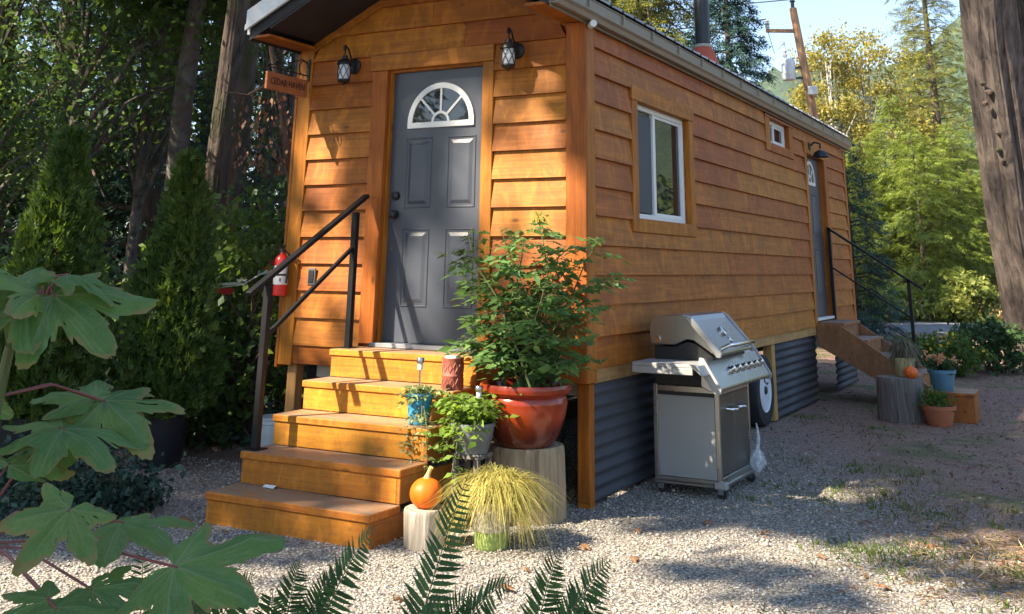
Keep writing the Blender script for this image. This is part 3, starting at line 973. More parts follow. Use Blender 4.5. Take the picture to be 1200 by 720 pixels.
# windows on the side wall
def window(y0, y1, z0, z1, mid, screen, tl, tr, tt, tb):
    fr = MB(); w = .042
    for a in ((y0, y1, z0, z0 + w), (y0, y1, z1 - w, z1), (y0, y0 + w, z0 + w, z1 - w), (y1 - w, y1, z0 + w, z1 - w), (mid - .025, mid + .025, z0 + w, z1 - w)):
        fr.box(-.075, -.030, a[0] + .001, a[1] - .001, a[2], a[3])
    f = fr.build('window', 'white_vinyl', house, bevel=.004)
    sh = MB(); w2 = w + .022
    for a in ((mid + .025, y1 - w, z0 + w, z0 + w2), (mid + .025, y1 - w, z1 - w2, z1 - w), (y1 - w - .02, y1 - w, z0 + w2, z1 - w2)):
        sh.box(-.07, -.045, a[0] + .0015, a[1] - .0015, a[2], a[3])
    sh.build('sash', 'white_vinyl', f)
    MB().box(-.062, -.056, mid + .03, y1 - w - .002, z0 + w, z1 - w).build('pane', 'glass', f)
    MB().box(-.066, -.060, y0 + w, mid - .03, z0 + w, z1 - w).build('pane', 'glass', f)
    if screen:
        MB().box(-.052, -.049, y0 + w + .012, mid - .032, z0 + w + .012, z1 - w - .03).build('insect_screen', 'screen_grey', f)
    MB().box(-.02, .028, y0 - tl, y0 - .001, z0 - tb + .001, z1).build('window_trim', 'cedar_z', house, bevel=.003)
    MB().box(-.02, .028, y1 + .001, y1 + tr, z0 - tb + .001, z1).build('window_trim', 'cedar_z', house, bevel=.003)
    MB().box(-.02, .032, y0 - tl - .01, y1 + tr + .01, z1 + .001, z1 + tt).build('window_trim', 'cedar_y', house, bevel=.003)
    MB().box(-.02, .031, y0 - .001, y1 + .001, z0 - tb, z0 - .001).build('window_trim', 'cedar_y', house, bevel=.003)
    # boxed reveal
    rv = MB()
    rv.box(-.11, -.0205, y0 - .012, y0 - .001, z0, z1).box(-.11, -.0205, y1 + .001, y1 + .012, z0, z1)
    rv.build('window_reveal', 'cedar_z', house)
window(*W1[:2], *W1[2:], 1.45, True, .118, .122, .113, .104)
window(*W2[:2], *W2[2:], 5.30, True, .185, .185, .03, .098)

# barn-style light over the side door
lt = MB().lathe([(.0, .09), (.04, .085), (.075, .06), (.10, .02), (.105, 0), (.098, 0), (.09, .02), (.0, .07)], 20, (.17, 6.80, 2.86))
lt.tube([(.03, 6.80, 3.0), (.10, 6.80, 3.05), (.17, 6.80, 3.03), (.17, 6.80, 2.97)], .012, 8)
lt.lathe([(.05, .03), (.05, .045), (.0, .05)], 14, (.0, 6.80, 3.0), axis=0)
lt.build('door_lamp', 'black_iron', house, smooth=True)

# roof -------------------------------------------------------------
TH = .235
EAVE_R, EAVE_L = .028, -HW - .04
Y0R, Y1R = -OVER, HL + .15
mb = MB()
mb.prism([(EAVE_R, zu(EAVE_R) + .02), (EAVE_R, zu(EAVE_R) + TH), (RIDGE_X, RIDGE_Z + TH), (EAVE_L, zu(EAVE_L) + TH), (EAVE_L, zu(EAVE_L) + .02), (RIDGE_X, RIDGE_Z + .02)], 1, Y0R + .012, Y1R)
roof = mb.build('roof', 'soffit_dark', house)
# ribbed metal sheets
rb = MB()
for side in (1, -1):
    ex = EAVE_R + .06 if side == 1 else EAVE_L - .03
    vs = []; fs = []; i = 0
    y = Y0R - .02
    prof = []
    while y < Y1R + .02:
        prof += [(y, 0), (y + .012, .022), (y + .036, .022), (y + .048, 0), (y + .14, .002), (y + .1401, .002)]
        y += .232
    n = len(prof)
    for (yy, h) in prof:
        for xx in (ex, RIDGE_X):
            vs.append((xx, min(yy, Y1R + .03), zu(xx) + TH + .006 + h))
    for j in range(n - 1):
        fs.append((2 * j, 2 * j + 1, 2 * j + 3, 2 * j + 2))
    rb.add(vs, fs)
rb.build('metal_roofing', 'roof_metal', roof, solid=.004)
rb = MB().prism([(RIDGE_X - .13, zu(RIDGE_X - .13) + TH + .032), (RIDGE_X, RIDGE_Z + TH + .04), (RIDGE_X + .13, zu(RIDGE_X + .13) + TH + .032), (RIDGE_X, RIDGE_Z + TH + .034)], 1, Y0R - .03, Y1R + .03)
rb.build('ridge_cap', 'roof_metal', roof)
# rake trim on the gable edge (white metal)
for side in (1, -1):
    ex = EAVE_R + .02 if side == 1 else EAVE_L - .02
    mb = MB().prism([(ex, zu(ex) + .12), (ex, zu(ex) + TH + .035), (RIDGE_X, RIDGE_Z + TH + .035), (RIDGE_X, RIDGE_Z + .12)], 1, Y0R - .022, Y0R + .008)
    mb.build('rake_trim', 'white_metal', roof)
    mb = MB().prism([(ex, zu(ex) + .105), (ex, zu(ex) + .15), (RIDGE_X, RIDGE_Z + .15), (RIDGE_X, RIDGE_Z + .105)], 1, Y0R - .034, Y0R - .0235)
    mb.build('rake_trim', 'white_metal', roof)
# soffit under the front overhang
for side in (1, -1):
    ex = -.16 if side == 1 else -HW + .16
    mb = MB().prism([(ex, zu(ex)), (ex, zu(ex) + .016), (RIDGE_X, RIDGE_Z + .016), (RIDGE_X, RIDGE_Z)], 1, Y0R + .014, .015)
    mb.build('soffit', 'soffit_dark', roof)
# plate beams that carry the overhang, and the boxed eaves
MB().box(-.165, .0, Y0R + .014, -.030, 3.192, 3.215).build('plate_beam', 'cedar_y', roof, bevel=.003)
MB().box(-HW - .035, -HW + .165, Y0R + .014, -.030, 3.192, 3.215).build('plate_beam', 'cedar_y', roof, bevel=.003)
MB().box(.0285, .040, Y0R + .012, HL + .1, 3.17, 3.19).build('eave_soffit', 'gutter_brown', roof)
# rake frieze following the gable on the wall
for side in (1, -1):
    ex = -.132 if side == 1 else -2.465
    MB().prism([(ex, zu(ex) - .07), (ex, zu(ex) - .002), (RIDGE_X, RIDGE_Z - .002), (RIDGE_X, RIDGE_Z - .075)], 1, -.026, -.0225).build('frieze_board', 'cedar_x', roof)
# gutter along the right eave
prof = [(a_ - .0735, b_ + .088) for a_, b_ in [(.108, 3.222), (.108, 3.105), (.165, 3.100), (.178, 3.130), (.198, 3.148), (.201, 3.222), (.209, 3.224), (.209, 3.230), (.193, 3.230), (.193, 3.157), (.172, 3.138), (.160, 3.112), (.114, 3.112), (.114, 3.222)]]
mb = MB().prism(prof, 1, Y0R - .01, HL + .12)
gut = mb.build('gutter', 'gutter_brown', roof)
for yy in np.arange(-.2, 9, .62):
    MB().box(.112, .238, yy, yy + .025, 3.2445, 3.250).build('gutter_hanger', 'roof_metal', gut) if False else MB().box(.1358, .141, yy, yy + .022, 3.25, 3.322).build('gutter_hanger', 'gutter_brown', gut)
MB().tube([(.045, .02, 3.165), (.10, -.045, 3.165)], .026, 14).build('eave_fixture', 'white_metal', roof, smooth=True)  # small round fixture under the eave corner
# left eave trim
MB().box(EAVE_L - .028, EAVE_L - .002, Y0R + .01, HL + .1, zu(EAVE_L) + .07, zu(EAVE_L) + .22).build('fascia', 'white_metal', roof)

# stovepipe with red boot
sx_, sy_ = -.62, 4.46
bz = zu(sx_) + TH + .03
pp = at_plane(824, 60, 0, sx_)
sy_ = float(pp[1])
pb = MB().lathe([(.088, bz - .02), (.088, bz + 1.6), (.082, bz + 1.62)], 24, (sx_, sy_, 0))
pipe = pb.build('stovepipe', 'pipe_black', house, smooth=True)
MB().lathe([(.19, bz - .14), (.185, bz - .02), (.16, bz + .06), (.115, bz + .17), (.098, bz + .20), (.092, bz + .21)], 24, (sx_, sy_, 0)).build('flashing_boot', 'boot_red', pipe, smooth=True)
MB().lathe([(.103, bz + .195), (.106, bz + .20), (.106, bz + .225), (.10, bz + .23), (.09, bz + .23)], 24, (sx_, sy_, 0)).build('clamp_band', 'beam_beige', pipe, smooth=True)

# trailer frame, posts, skirting, wheel
MB().box(-2.36, -.085, .16, .21, .655, .748).build('trailer_beam', 'beam_beige', house)
MB().box(-2.3, -2.2, .21, HL - .3, .60, .748).build('trailer_beam', 'grill_dark', house)
MB().box(-.5, -.4, .21, HL - .3, .60, .748).build('trailer_beam', 'grill_dark', house)
MB().box(-2.545, -2.455, .03, .12, 0.0, .752).build('post', 'post_z', house, bevel=.004)
MB().box(-.088, .003, .06, .135, 0.028, .742).build('post', 'cedar_z', house, bevel=.004)
MB().box(-.088, .004, .062, .135, 0.0, .0275).build('post_foot', 'cedar_x', house)
MB().box(-.09, .004, 4.585, 4.70, 0.015, .738).build('post', 'post_z', house, bevel=.004)
def corrugated(x, y0, y1, z0, z1, n=9):
    vs = []; fs = []; m_ = 10 * n
    for i in range(m_ + 1):
        t = i / m_
        zz = z0 + (z1 - z0) * t
        off = .009 * math.sin(2 * math.pi * n * t)
        vs += [(x + off, y0, zz), (x + off, y1, zz)]
        if i: fs.append((2 * i - 2, 2 * i - 1, 2 * i + 1, 2 * i))
    return MB().add(vs, fs).build('skirting_panel', 'skirt_metal', house, smooth=True, solid=.003)
corrugated(-.012, .137, 3.42, .02, .745)
corrugated(-.012, 4.70, 6.62, .02, .741)
corrugated(-.012, 7.66, 9.0, .03, .741)
corrugated(-HW + .03, .3, 8.9, .02, .745)  # unseen left side, added to block light under the house
MB().box(-.085, -.03, 3.38, 3.43, 0, .74).build('post', 'post_z', house)
# wheel
wc = (-.085, 4.235, .335)
ty = MB().lathe([(.20, -.10), (.27, -.11), (.318, -.10), (.333, -.07), (.336, 0), (.333, .07), (.318, .10), (.27, .11), (.20, .10), (.20, -.10)], 40, wc, axis=0,
                )
wheel = ty.build('wheel', 'rubber', house, smooth=True)
rm = MB().lathe([(.205, .098), (.20, .105), (.185, .09), (.175, .03), (.13, .045), (.085, .06), (.05, .058), (.0, .058)], 36, wc, axis=0)
rim = rm.build('rim', 'wheel_white', wheel, smooth=True)
for k in range(8):
    a = 2 * math.pi * k / 8 + .2
    MB().lathe([(.020, .03), (.020, .05), (.0, .052)], 10, (wc[0] + .002, wc[1] + .145 * math.cos(a), wc[2] + .145 * math.sin(a)), axis=0).build('vent_hole', 'grill_dark', wheel)
for k in range(5):
    a = 2 * math.pi * k / 5
    MB().lathe([(.011, .05), (.011, .075), (.0, .078)], 6, (wc[0], wc[1] + .062 * math.cos(a), wc[2] + .062 * math.sin(a)), axis=0).build('lug_nut', 'chrome', wheel)
MB().lathe([(.042, .055), (.042, .10), (.03, .115), (.0, .118)], 16, wc, axis=0).build('hub_cap', 'grill_dark', wheel, smooth=True)
# outlet cover beside the door
ob = MB().box(-2.36, -2.285, -.034, -.018, 1.33, 1.455).build('outlet_box', 'outlet_grey', house, bevel=.004)
MB().box(-2.348, -2.297, -.040, -.0345, 1.345, 1.44).build('outlet_cover', 'black_iron', ob, bevel=.003)

# ================================================================== FRONT STAIRS
SX0, SX1, RUN, RISE, S1Y = -1.84, -.623, .2763, .1841, -1.472
stairs = thing('front_stairs', (-1.23, -.7, 0), 'five step cedar stairs leading up to the dark front door', 'stairs')
for k in range(5):
    zt = .907 - (4 - k) * RISE
    y = S1Y + k * RUN
    yb = y + RUN + .02 if k < 4 else -.032
    MB().box(SX0, SX1, y, yb, zt - .042, zt).build('tread', 'stair_x', stairs, bevel=.005)
    MB().box(SX0 + .012, SX1 - .03, y + .012, y + .045, zt - RISE + (.004 if k else .0), zt - .043).build('riser', 'stair_x', stairs, bevel=.003)
    MB().box(SX1 - .0295, SX1 - .004, y + .012, min(y + .62, -.035), zt - RISE + .002, zt - .0425).build('side_board', 'stair_y', stairs, bevel=.003)
    MB().box(SX0 + .012, SX0 + .040, y + .046, min(y + .62, -.035), zt - RISE + .002, zt - .0425).build('side_board', 'stair_y', stairs, bevel=.003)
rail = thing('handrail', (-1.79, -1.1, .355), 'black square metal handrail on the front stairs', 'handrail')
xr = -1.795
MB().box(xr - .022, xr + .022, -1.13, -1.086, .362, 1.36).build('post', 'rail_black', rail, bevel=.002)
MB().box(xr - .05, xr + .05, -1.16, -1.05, .3555, .3615).build('base_plate', 'rail_black', rail)
MB().box(xr - .022, xr + .022, -.23, -.186, .914, 1.86).build('post', 'rail_black', rail, bevel=.002)
MB().box(xr - .05, xr + .05, -.265, -.155, .9075, .9135).build('base_plate', 'rail_black', rail)
MB().bar((xr, -1.29, 1.295), (xr, -.085, 1.99), .052, .028).build('top_rail', 'rail_black', rail, bevel=.003)
MB().bar((xr, -1.085, 1.035), (xr, -.232, 1.60), .026, .026).build('lower_rail', 'rail_black', rail, bevel=.002)

# ================================================================== WALL LANTERNS
def lantern(x, z, label):
    t = thing('wall_lantern', (x, -.03, z), label, 'lantern', 'black wall lanterns')
    MB().lathe([(.062, -.024), (.062, -.036), (.045, -.045), (.02, -.05)], 20, (x, 0, z), axis=1).build('backplate', 'black_iron', t, smooth=True)
    yc = -.155; zc = z - .02
    pts = [(x, -.045, z + .01), (x, -.075, z + .06), (x, -.115, z + .125), (x, -.155, z + .15), (x, -.178, z + .135), (x, -.172, z + .11), (x, -.155, z + .105), (x, -.15, z + .12)]
    a = MB().tube(pts, .0075, 8); a.tube([(x, yc, z + .148), (x, yc, z + .075)], .007, 8)
    a.build('scroll_arm', 'black_iron', t, smooth=True)
    MB().lathe([(.012, .09), (.022, .085), (.026, .06), (.05, .045), (.062, .022), (.064, .012), (.055, .010)], 20, (x, yc, zc)).build('cap', 'black_iron', t, smooth=True)
    MB().lathe([(.042, .010), (.046, -.04), (.046, -.09), (.043, -.105)], 20, (x, yc, zc)).build('glass', 'frosted_glass', t, smooth=True)
    MB().lathe([(.050, -.105), (.052, -.118), (.042, -.130), (.02, -.136), (.008, -.15), (.0, -.152)], 20, (x, yc, zc)).build('base', 'black_iron', t, smooth=True)
    for k in range(6):
        a0 = math.pi / 3 * k
        cg = MB()
        for s in (1, -1):
            pts = [(x + .051 * math.cos(a0 + s * i * .18), yc + .051 * math.sin(a0 + s * i * .18), zc + .012 - .119 * i / 6) for i in range(7)]
            cg.tube(pts, .003, 5)
        cg.build('cage_bar', 'black_iron', t)
lantern(-2.035, 3.02, 'black wall lantern above the fire extinguisher side of the front door')
lantern(-.535, 3.02, 'black wall lantern between the front door and the house corner')

# ================================================================== HANGING SIGN
SXN = -2.50
sg = thing('hanging_sign', (SXN, -.029, 2.95), 'wooden CEDAR HAVEN sign hanging from a black scroll bracket', 'sign')
br = MB()
br.box(SXN - .010, SXN + .012, -.040, -.0285, 2.93, 3.115)
br.tube([(SXN, -.035, 2.975), (SXN, -.3, 2.975), (SXN, -.545, 2.975)] + [(SXN, -.545 - .035 * math.sin(a), 3.01 - .035 * math.cos(a)) for a in np.linspace(.3, 5.2, 12)], .006, 6)
br.tube([(SXN, -.04, 3.04)] + [(SXN, -.10 + .055 * math.cos(a), 3.03 + .06 * math.sin(a)) for a in np.linspace(.2, 5.0, 14)], .005, 6)
br.tube([(SXN, -.05, 3.08), (SXN, -.12, 3.10), (SXN, -.28, 3.045), (SXN, -.53, 2.985)], .005, 6)
for yy in (-.10, -.46):
    br.tube([(SXN, yy, 2.975), (SXN, yy, 2.94)], .004, 6)
br.tube([(SXN, -.15, 2.775), (SXN, -.4, 2.775)], .004, 6)
br.build('bracket', 'black_iron', sg, smooth=True)
sb = MB().box(SXN - .012, SXN + .012, -.535, -.045, 2.795, 2.935).build('sign_board', 'sign_wood', sg, bevel=.004)
cu = bpy.data.curves.new('txt', 'FONT'); cu.body = 'CEDAR HAVEN'; cu.size = .078; cu.align_x = 'CENTER'; cu.align_y = 'CENTER'; cu.extrude = .0015
cu.resolution_u = 2
to = bpy.data.objects.new('txt', cu); COL.objects.link(to)
dg = bpy.context.evaluated_depsgraph_get(); dg.update()
tm = bpy.data.meshes.new_from_object(to.evaluated_get(dg))
V = np.array([v.co[:] for v in tm.vertices])
w_ = V[:, 0].max() - V[:, 0].min()
V[:, 0] *= .41 / w_
V3 = np.stack([SXN + .0135 + V[:, 2], -.29 + V[:, 0], 2.865 + V[:, 1]], -1)
mb = MB(); mb.add(V3, [tuple(p.vertices) for p in tm.polygons])
mb.build('lettering', 'letters', sb)
bpy.data.objects.remove(to); bpy.data.meshes.remove(tm)

# ================================================================== FIRE EXTINGUISHER
ex, ey = -2.575, -.095
fe = thing('fire_extinguisher', (ex, ey, 1.25), 'red fire extinguisher with white label hung on the corner board', 'extinguisher')
MB().lathe([(.045, 1.245), (.052, 1.25), (.055, 1.27), (.055, 1.50), (.048, 1.53), (.028, 1.55), (.018, 1.555), (.016, 1.575)], 22, (ex, ey, 0)).build('cylinder', 'red_paint', fe, smooth=True)
lb = MB().lathe([(.0556, 1.33), (.0556, 1.47)], 22, (ex, ey, 0)); lb.f = [f for f in lb.f if len(f) == 4]
lbo = lb.build('label', 'white_paper', fe, smooth=True)
st = MB().lathe([(.0565, 1.395), (.0575, 1.397), (.0575, 1.408), (.0565, 1.41)], 22, (ex, ey, 0)); st.f = [f for f in st.f if len(f) == 4]
st.build('strap', 'black_iron', fe)
for zz in (1.365, 1.44):
    a = rad(-52)
    MB().box(ex + .058 * math.cos(a) - .004, ex + .058 * math.cos(a) + .004, ey + .058 * math.sin(a) - .002, ey + .058 * math.sin(a) + .002, zz - .012, zz + .014).build('print_mark', 'letters', lbo)
hd = MB().box(ex - .015, ex + .015, ey - .02, ey + .02, 1.575, 1.60).bar((ex, ey, 1.60), (ex + .06, ey - .05, 1.625), .018, .008).bar((ex, ey, 1.588), (ex + .05, ey - .04, 1.59), .016, .006)
hd.build('valve_handle', 'black_iron', fe)
MB().tube([(ex + .015, ey, 1.585), (ex + .06, ey + .01, 1.56), (ex + .072, ey, 1.48), (ex + .066, ey - .01, 1.34)], .008, 8).build('hose', 'rubber', fe, smooth=True)
MB().box(ex - .02, ex + .02, ey + .055, -.029, 1.36, 1.46).build('wall_bracket', 'black_iron', fe)

# ================================================================== SIDE STAIRS AND RAIL
ss = thing('side_stairs', (.6, 7.1, 0), 'weathered wooden stairs in front of the grey side door', 'stairs')
wood('side_stair_x', 1, (0.22, 0.09, 0.035), (0.36, 0.17, 0.07), worn=(0.26, 0.2, 0.16))
ZS = .90
for k in range(5):
    x0 = .02 + k * .27; zt = ZS - .018 - k * .18
    x1 = x0 + (.29 if k else .30)
    MB().box(x0 + (.012 if k else 0), x1 + .02, 6.62, 7.62, zt - .035, zt).build('tread', 'side_stair_x', ss, bevel=.004)
    if zt > .2: MB().box(x1 - .022, x1, 6.66, 7.58, zt - .18, zt - .036).build('riser', 'side_stair_x', ss)
for yy in (6.585, 7.625):
    MB().prism([(.02, .86), (.30, .86), (1.42, .12), (1.42, .0), (1.20, .0), (.02, .62)], 1, yy, yy + .034).build('stringer', 'side_stair_x', ss, bevel=.003)
sr = thing('side_handrail', (.1, 7.56, ZS), 'thin black metal handrail on the side stairs', 'handrail')
MB().box(.02, .06, 7.54, 7.58, .885, 2.02).build('post', 'rail_black', sr)
MB().box(.96, 1.0, 7.54, 7.58, .347, 1.38).build('post', 'rail_black', sr)
MB().bar((-.03 + .05, 7.56, 2.02), (1.14, 7.56, 1.27), .04, .028).build('top_rail', 'rail_black', sr)
MB().bar((.05, 7.56, 1.52), (.97, 7.56, .93), .02, .02).build('lower_rail', 'rail_black', sr)

# ================================================================== BARBECUE
bbq = thing('gas_grill', (.42, 1.12, 0), 'stainless steel gas barbecue on casters beside the side wall', 'barbecue')
cx0, cx1, cy0, cy1 = .175, .655, .765, 1.50
fr = MB()
for (x, y) in ((cx0, cy0), (cx1 - .03, cy0), (cx0, cy1 - .03), (cx1 - .03, cy1 - .03)):
    fr.box(x, x + .03, y, y + .03, .085, .70)
fr.box(cx0 + .031, cx1 - .031, cy0 + .003, cy0 + .028, .655, .695).box(cx1 - .027, cx1 - .003, cy0 + .031, cy1 - .031, .645, .695)
fr.box(cx0 + .031, cx1 - .031, cy0 + .003, cy0 + .028, .086, .112).box(cx1 - .027, cx1 - .003, cy0 + .031, cy1 - .031, .086, .125)
fr.box(cx0, cx1 + .012, cy0 - .004, cy1 + .004, .066, .085)
fr.build('cart_frame', 'stainless', bbq, bevel=.003)
MB().box(cx1 - .05, cx1 + .035, cy0 - .015, cy0 + .05, .062, .105).build('corner_foot', 'grill_panel', bbq, bevel=.006)
MB().box(cx0 + .032, cx1 - .032, cy0 + .004, cy0 + .012, .114, .632).build('side_panel', 'grill_panel', bbq, bevel=.002)
MB().box(cx0 + .032, cx1 - .032, cy0 + .016, cy0 + .022, .112, .654).build('side_recess', 'grill_dark', bbq)
MB().box(cx0 + .032, cx1 - .032, cy1 - .022, cy1 - .012, .112, .654).build('side_panel', 'grill_panel', bbq)
MB().box(cx0 + .004, cx0 + .012, cy0 + .031, cy1 - .031, .112, .654).build('back_panel', 'grill_dark', bbq)
ym = (cy0 + cy1) / 2
for (a, b_, hy0, hy1) in ((cy0 + .034, ym - .003, ym - .17, ym - .02), (ym + .003, cy1 - .034, ym + .02, ym + .17)):
    dr = MB().box(cx1 - .026, cx1 - .008, a, b_, .128, .642).build('door', 'grill_door', bbq, bevel=.004)
    MB().tube([(cx1 - .01, hy0, .545), (cx1 + .035, hy0 + .012, .542), (cx1 + .045, (hy0 + hy1) / 2, .535), (cx1 + .035, hy1 - .012, .542), (cx1 - .01, hy1, .545)], .011, 10).build('door_handle', 'chrome', dr, smooth=True)
MB().prism([(.20, .70), (.60, .70), (.64, .895), (.50, .985), (.44, .99), (.36, .955), (.20, .955)], 1, .745, 1.50).build('firebox', 'grill_dark', bbq, bevel=.006)
# control panel
cp = MB().prism([(.605, .895), (.625, .888), (.738, .712), (.735, .690), (.66, .690), (.60, .72)], 1, .565, 1.80).build('control_panel', 'stainless', bbq, bevel=.005)
nrm_p = Vector((.176, 0, .113)).normalized()
for i in range(6):
    yk = .98 + i * .145
    c = Vector((.684, yk, .797))
    kb = MB().tube([c, c + nrm_p * .012], [.030, .028], 16).tube([c + nrm_p * .012, c + nrm_p * .030, c + nrm_p * .040], [.022, .021, .017], 14)
    kb.bar(c + nrm_p * .034 + Vector((-.012, 0, .018)), c + nrm_p * .034 + Vector((.012, 0, -.018)), .010, .018, up=nrm_p)
    kb.build('control_knob', 'chrome', cp, smooth=True)
for yy in (.548, 1.802):
    MB().prism([(.60, .905), (.632, .900), (.752, .712), (.742, .676), (.70, .676), (.585, .84)], 1, yy, yy + .016).build('end_cheek', 'grill_panel', bbq, bevel=.004)
# shelves
sh = MB().box(.165, .60, .405, .735, .845, .868).box(.165, .60, .405, .418, .80, .845).box(.165, .178, .419, .735, .80, .845)
sh.prism([(.600, .868), (.635, .862), (.675, .80), (.66, .80), (.600, .845)], 1, .405, .547)
sh.build('side_shelf', 'grill_panel', bbq, bevel=.004)
MB().box(.165, .60, 1.53, 1.80, .845, .868).build('side_shelf', 'grill_panel', bbq, bevel=.004)
# lid
prof = [(.185, .965), (.172, 1.06), (.185, 1.125), (.225, 1.155), (.43, 1.172), (.475, 1.16), (.51, 1.13), (.695, .925), (.690, .905), (.655, .905), (.50, 1.0), (.45, 1.005), (.36, .965)]
lid = MB().prism(prof, 1, .725, 1.515).build('lid', 'stainless', bbq, bevel=.006)
bz = MB().prism([(.465, 1.172), (.515, 1.142), (.712, .922), (.704, .893), (.672, .893), (.655, .925), (.50, 1.095), (.47, 1.125), (.44, 1.14)], 1, .700, .726)
bz.build('lid_bezel', 'grill_panel', lid, bevel=.006)
MB().prism([(.465, 1.172), (.515, 1.142), (.712, .922), (.704, .893), (.672, .893), (.655, .925), (.50, 1.095), (.47, 1.125), (.44, 1.14)], 1, 1.514, 1.54).build('lid_bezel', 'grill_panel', lid, bevel=.006)
ln_ = Vector((.205, 0, .185)).normalized()
c = Vector((.587, 1.12, 1.047))
MB().tube([c, c + ln_ * .014, c + ln_ * .018], [.038, .038, .030], 20).build('thermometer', 'chrome', lid, smooth=True)
c2 = Vector((.637, 1.15, .992))
MB().tube([c2, c2 + ln_ * .008, c2 + ln_ * .01], [.026, .024, .018], 16).build('badge', 'chrome', lid, smooth=True)
hp = [(.675, .80, .945), (.735, .815, .975), (.755, .90, .975), (.758, 1.12, .977), (.755, 1.34, .975), (.735, 1.425, .975), (.675, 1.44, .945)]
MB().tube(hp, .0145, 12).build('lid_handle', 'chrome', lid, smooth=True)
MB().lathe([(.022, -.012), (.022, .0)], 14, (.235, .725, 1.0), axis=1).build('lid_hinge', 'chrome', lid)
# casters
for (x, y) in ((cx0 + .03, cy0 + .03), (cx1 - .02, cy0 + .02), (cx0 + .03, cy1 - .03), (cx1 - .02, cy1 - .03)):
    cs = MB().lathe([(.010, -.014), (.030, -.014), (.033, -.008), (.033, .008), (.030, .014), (.010, .014)], 18, (x + .012, y, .033), axis=1)
    w = cs.build('caster', 'rubber', bbq, smooth=True)
    fk = MB().box(x - .012, x + .030, y - .021, y - .017, .03, .062).box(x - .012, x + .030, y + .017, y + .021, .03, .062).box(x - .014, x + .03, y - .021, y + .021, .0605, .066)
    fk.build('fork', 'chrome', w)
# gas hose and hook hanging at the right end
MB().tube([(.62, 1.56, .68), (.63, 1.57, .45), (.62, 1.56, .22), (.60, 1.55, .03)], .008, 8).build('gas_hose', 'rubber', bbq, smooth=True)
MB().tube([(.73, 1.66, .70), (.735, 1.66, .665), (.75, 1.66, .65), (.76, 1.66, .665)], .006, 6).build('tool_hook', 'grill_dark', bbq)
# plastic bag hanging off the cart
bag = thing('plastic_bag', (.72, 1.52, .02), 'clear plastic bag hanging from the corner of the barbecue', 'bag')
n_, k_ = 22, 18
V = []; Fq = []
for i in range(n_):
    t = i / (n_ - 1)
    r = .006 + .010 * min(1, t * 3) + .05 * math.sin(math.pi * min(1, max(0, (t - .55) / .42))) ** .7 * (1 if t < .97 else .5)
    for k in range(k_):
        a = 2 * math.pi * k / k_
        w = 1 + .35 * math.sin(5 * a + 9 * t) * t + .2 * math.sin(9 * a - 14 * t)
        V.append((.705 + r * w * math.cos(a) * .8 + .01 * math.sin(6 * t), 1.475 + r * w * math.sin(a) * .8, .40 - .33 * t))
for i in range(n_ - 1):
    for k in range(k_):
        Fq.append((i * k_ + k, i * k_ + (k + 1) % k_, (i + 1) * k_ + (k + 1) % k_, (i + 1) * k_ + k))
m, nt, b = new_mat('bag_film')
b.inputs['Base Color'].default_value = (.75, .78, .8, 1)
b.inputs['Roughness'].default_value = .2
nn = noise(nt, pos_node(nt), 30, 3)
nt.links.new(ramp(nt, nn, [(.3, (.25, .25, .25)), (.7, (.75, .75, .75))]), b.inputs['Alpha'])
bump(nt, b, nn, .5, .01)
MATS['bag_film'] = m
np_mesh('film', V, Fq, 'bag_film', bag, smooth=True)

# ================================================================== STUMPS
def stump(x, y, r, h, mat, label, seed, wob=.06, z0=0.0, flare=1.06):
    rg = random.Random(seed)
    ph = [rg.uniform(0, 6.28) for _ in range(5)]
    def fn(a, hh):
        return 1 + wob * (math.sin(2 * a + ph[0]) * .5 + math.sin(3 * a + ph[1]) * .35 + .3 * math.sin(7 * a + ph[2]) + .18 * math.sin(13 * a + ph[3] + hh * 3))
    t = thing('stump', (x, y, z0), label, 'stump')
    prof = [(r * flare, z0)] + [(r * (flare + (1 - flare) * i / 8), z0 + h * i / 8) for i in range(1, 8)] + [(r * .99, z0 + h - .008), (r * .965, z0 + h)]
    MB().lathe(prof, 72, (x, y, 0), fn=fn).build('log', mat, t, smooth=True)
    return t
stump(-.26, -.345, .232, .415, 'stump_tan', 'tall tan log stump carrying the glazed red pot', 1)
stump(-.42, -1.23, .118, .19, 'stump_pale', 'short pale log stump carrying the orange squash', 2, flare=.93)
stump(1.10, 5.50, .225, .42, 'stump_dark', 'dark weathered log stump carrying a small pumpkin', 3)

# ================================================================== SQUASH, PUMPKIN
def gourd(name, x, y, z, r, hk, mat, ribs, label, stem_pts, stem_r):
    t = thing(name, (x, y, z), label, 'pumpkin' if name == 'pumpkin' else 'squash')
    prof = []
    for i in range(17):
        a = math.pi * i / 16
        prof.append((max(.001, r * math.sin(a) ** .9), z + r * hk * (1 - math.cos(a))))
    MB().lathe(prof, 48, (x, y, 0), fn=lambda a, h: 1 + ribs * abs(math.cos(a * 5)) - ribs).build('body', mat, t, smooth=True)
    MB().tube([(x + p[0], y + p[1], z + 2 * r * hk + p[2]) for p in stem_pts], stem_r, 10).build('stem', 'squash_stem', t, smooth=True)
gourd('squash', -.415, -1.235, .185, .092, .86, 'squash_orange', .02, 'orange squash with a long curved stem on a pale stump',
      [(0, 0, -.03), (.003, 0, -.004), (.008, 0, .015), (.018, 0, .036), (.028, 0, .055)], [.04, .022, .013, .011, .013])
gourd('pumpkin', 1.235, 5.40, .415, .072, .85, 'pumpkin_red', .06, 'small bright orange pumpkin on the dark stump',
      [(0, 0, -.01), (.004, 0, .012), (.012, 0, .025)], [.012, .008, .009])

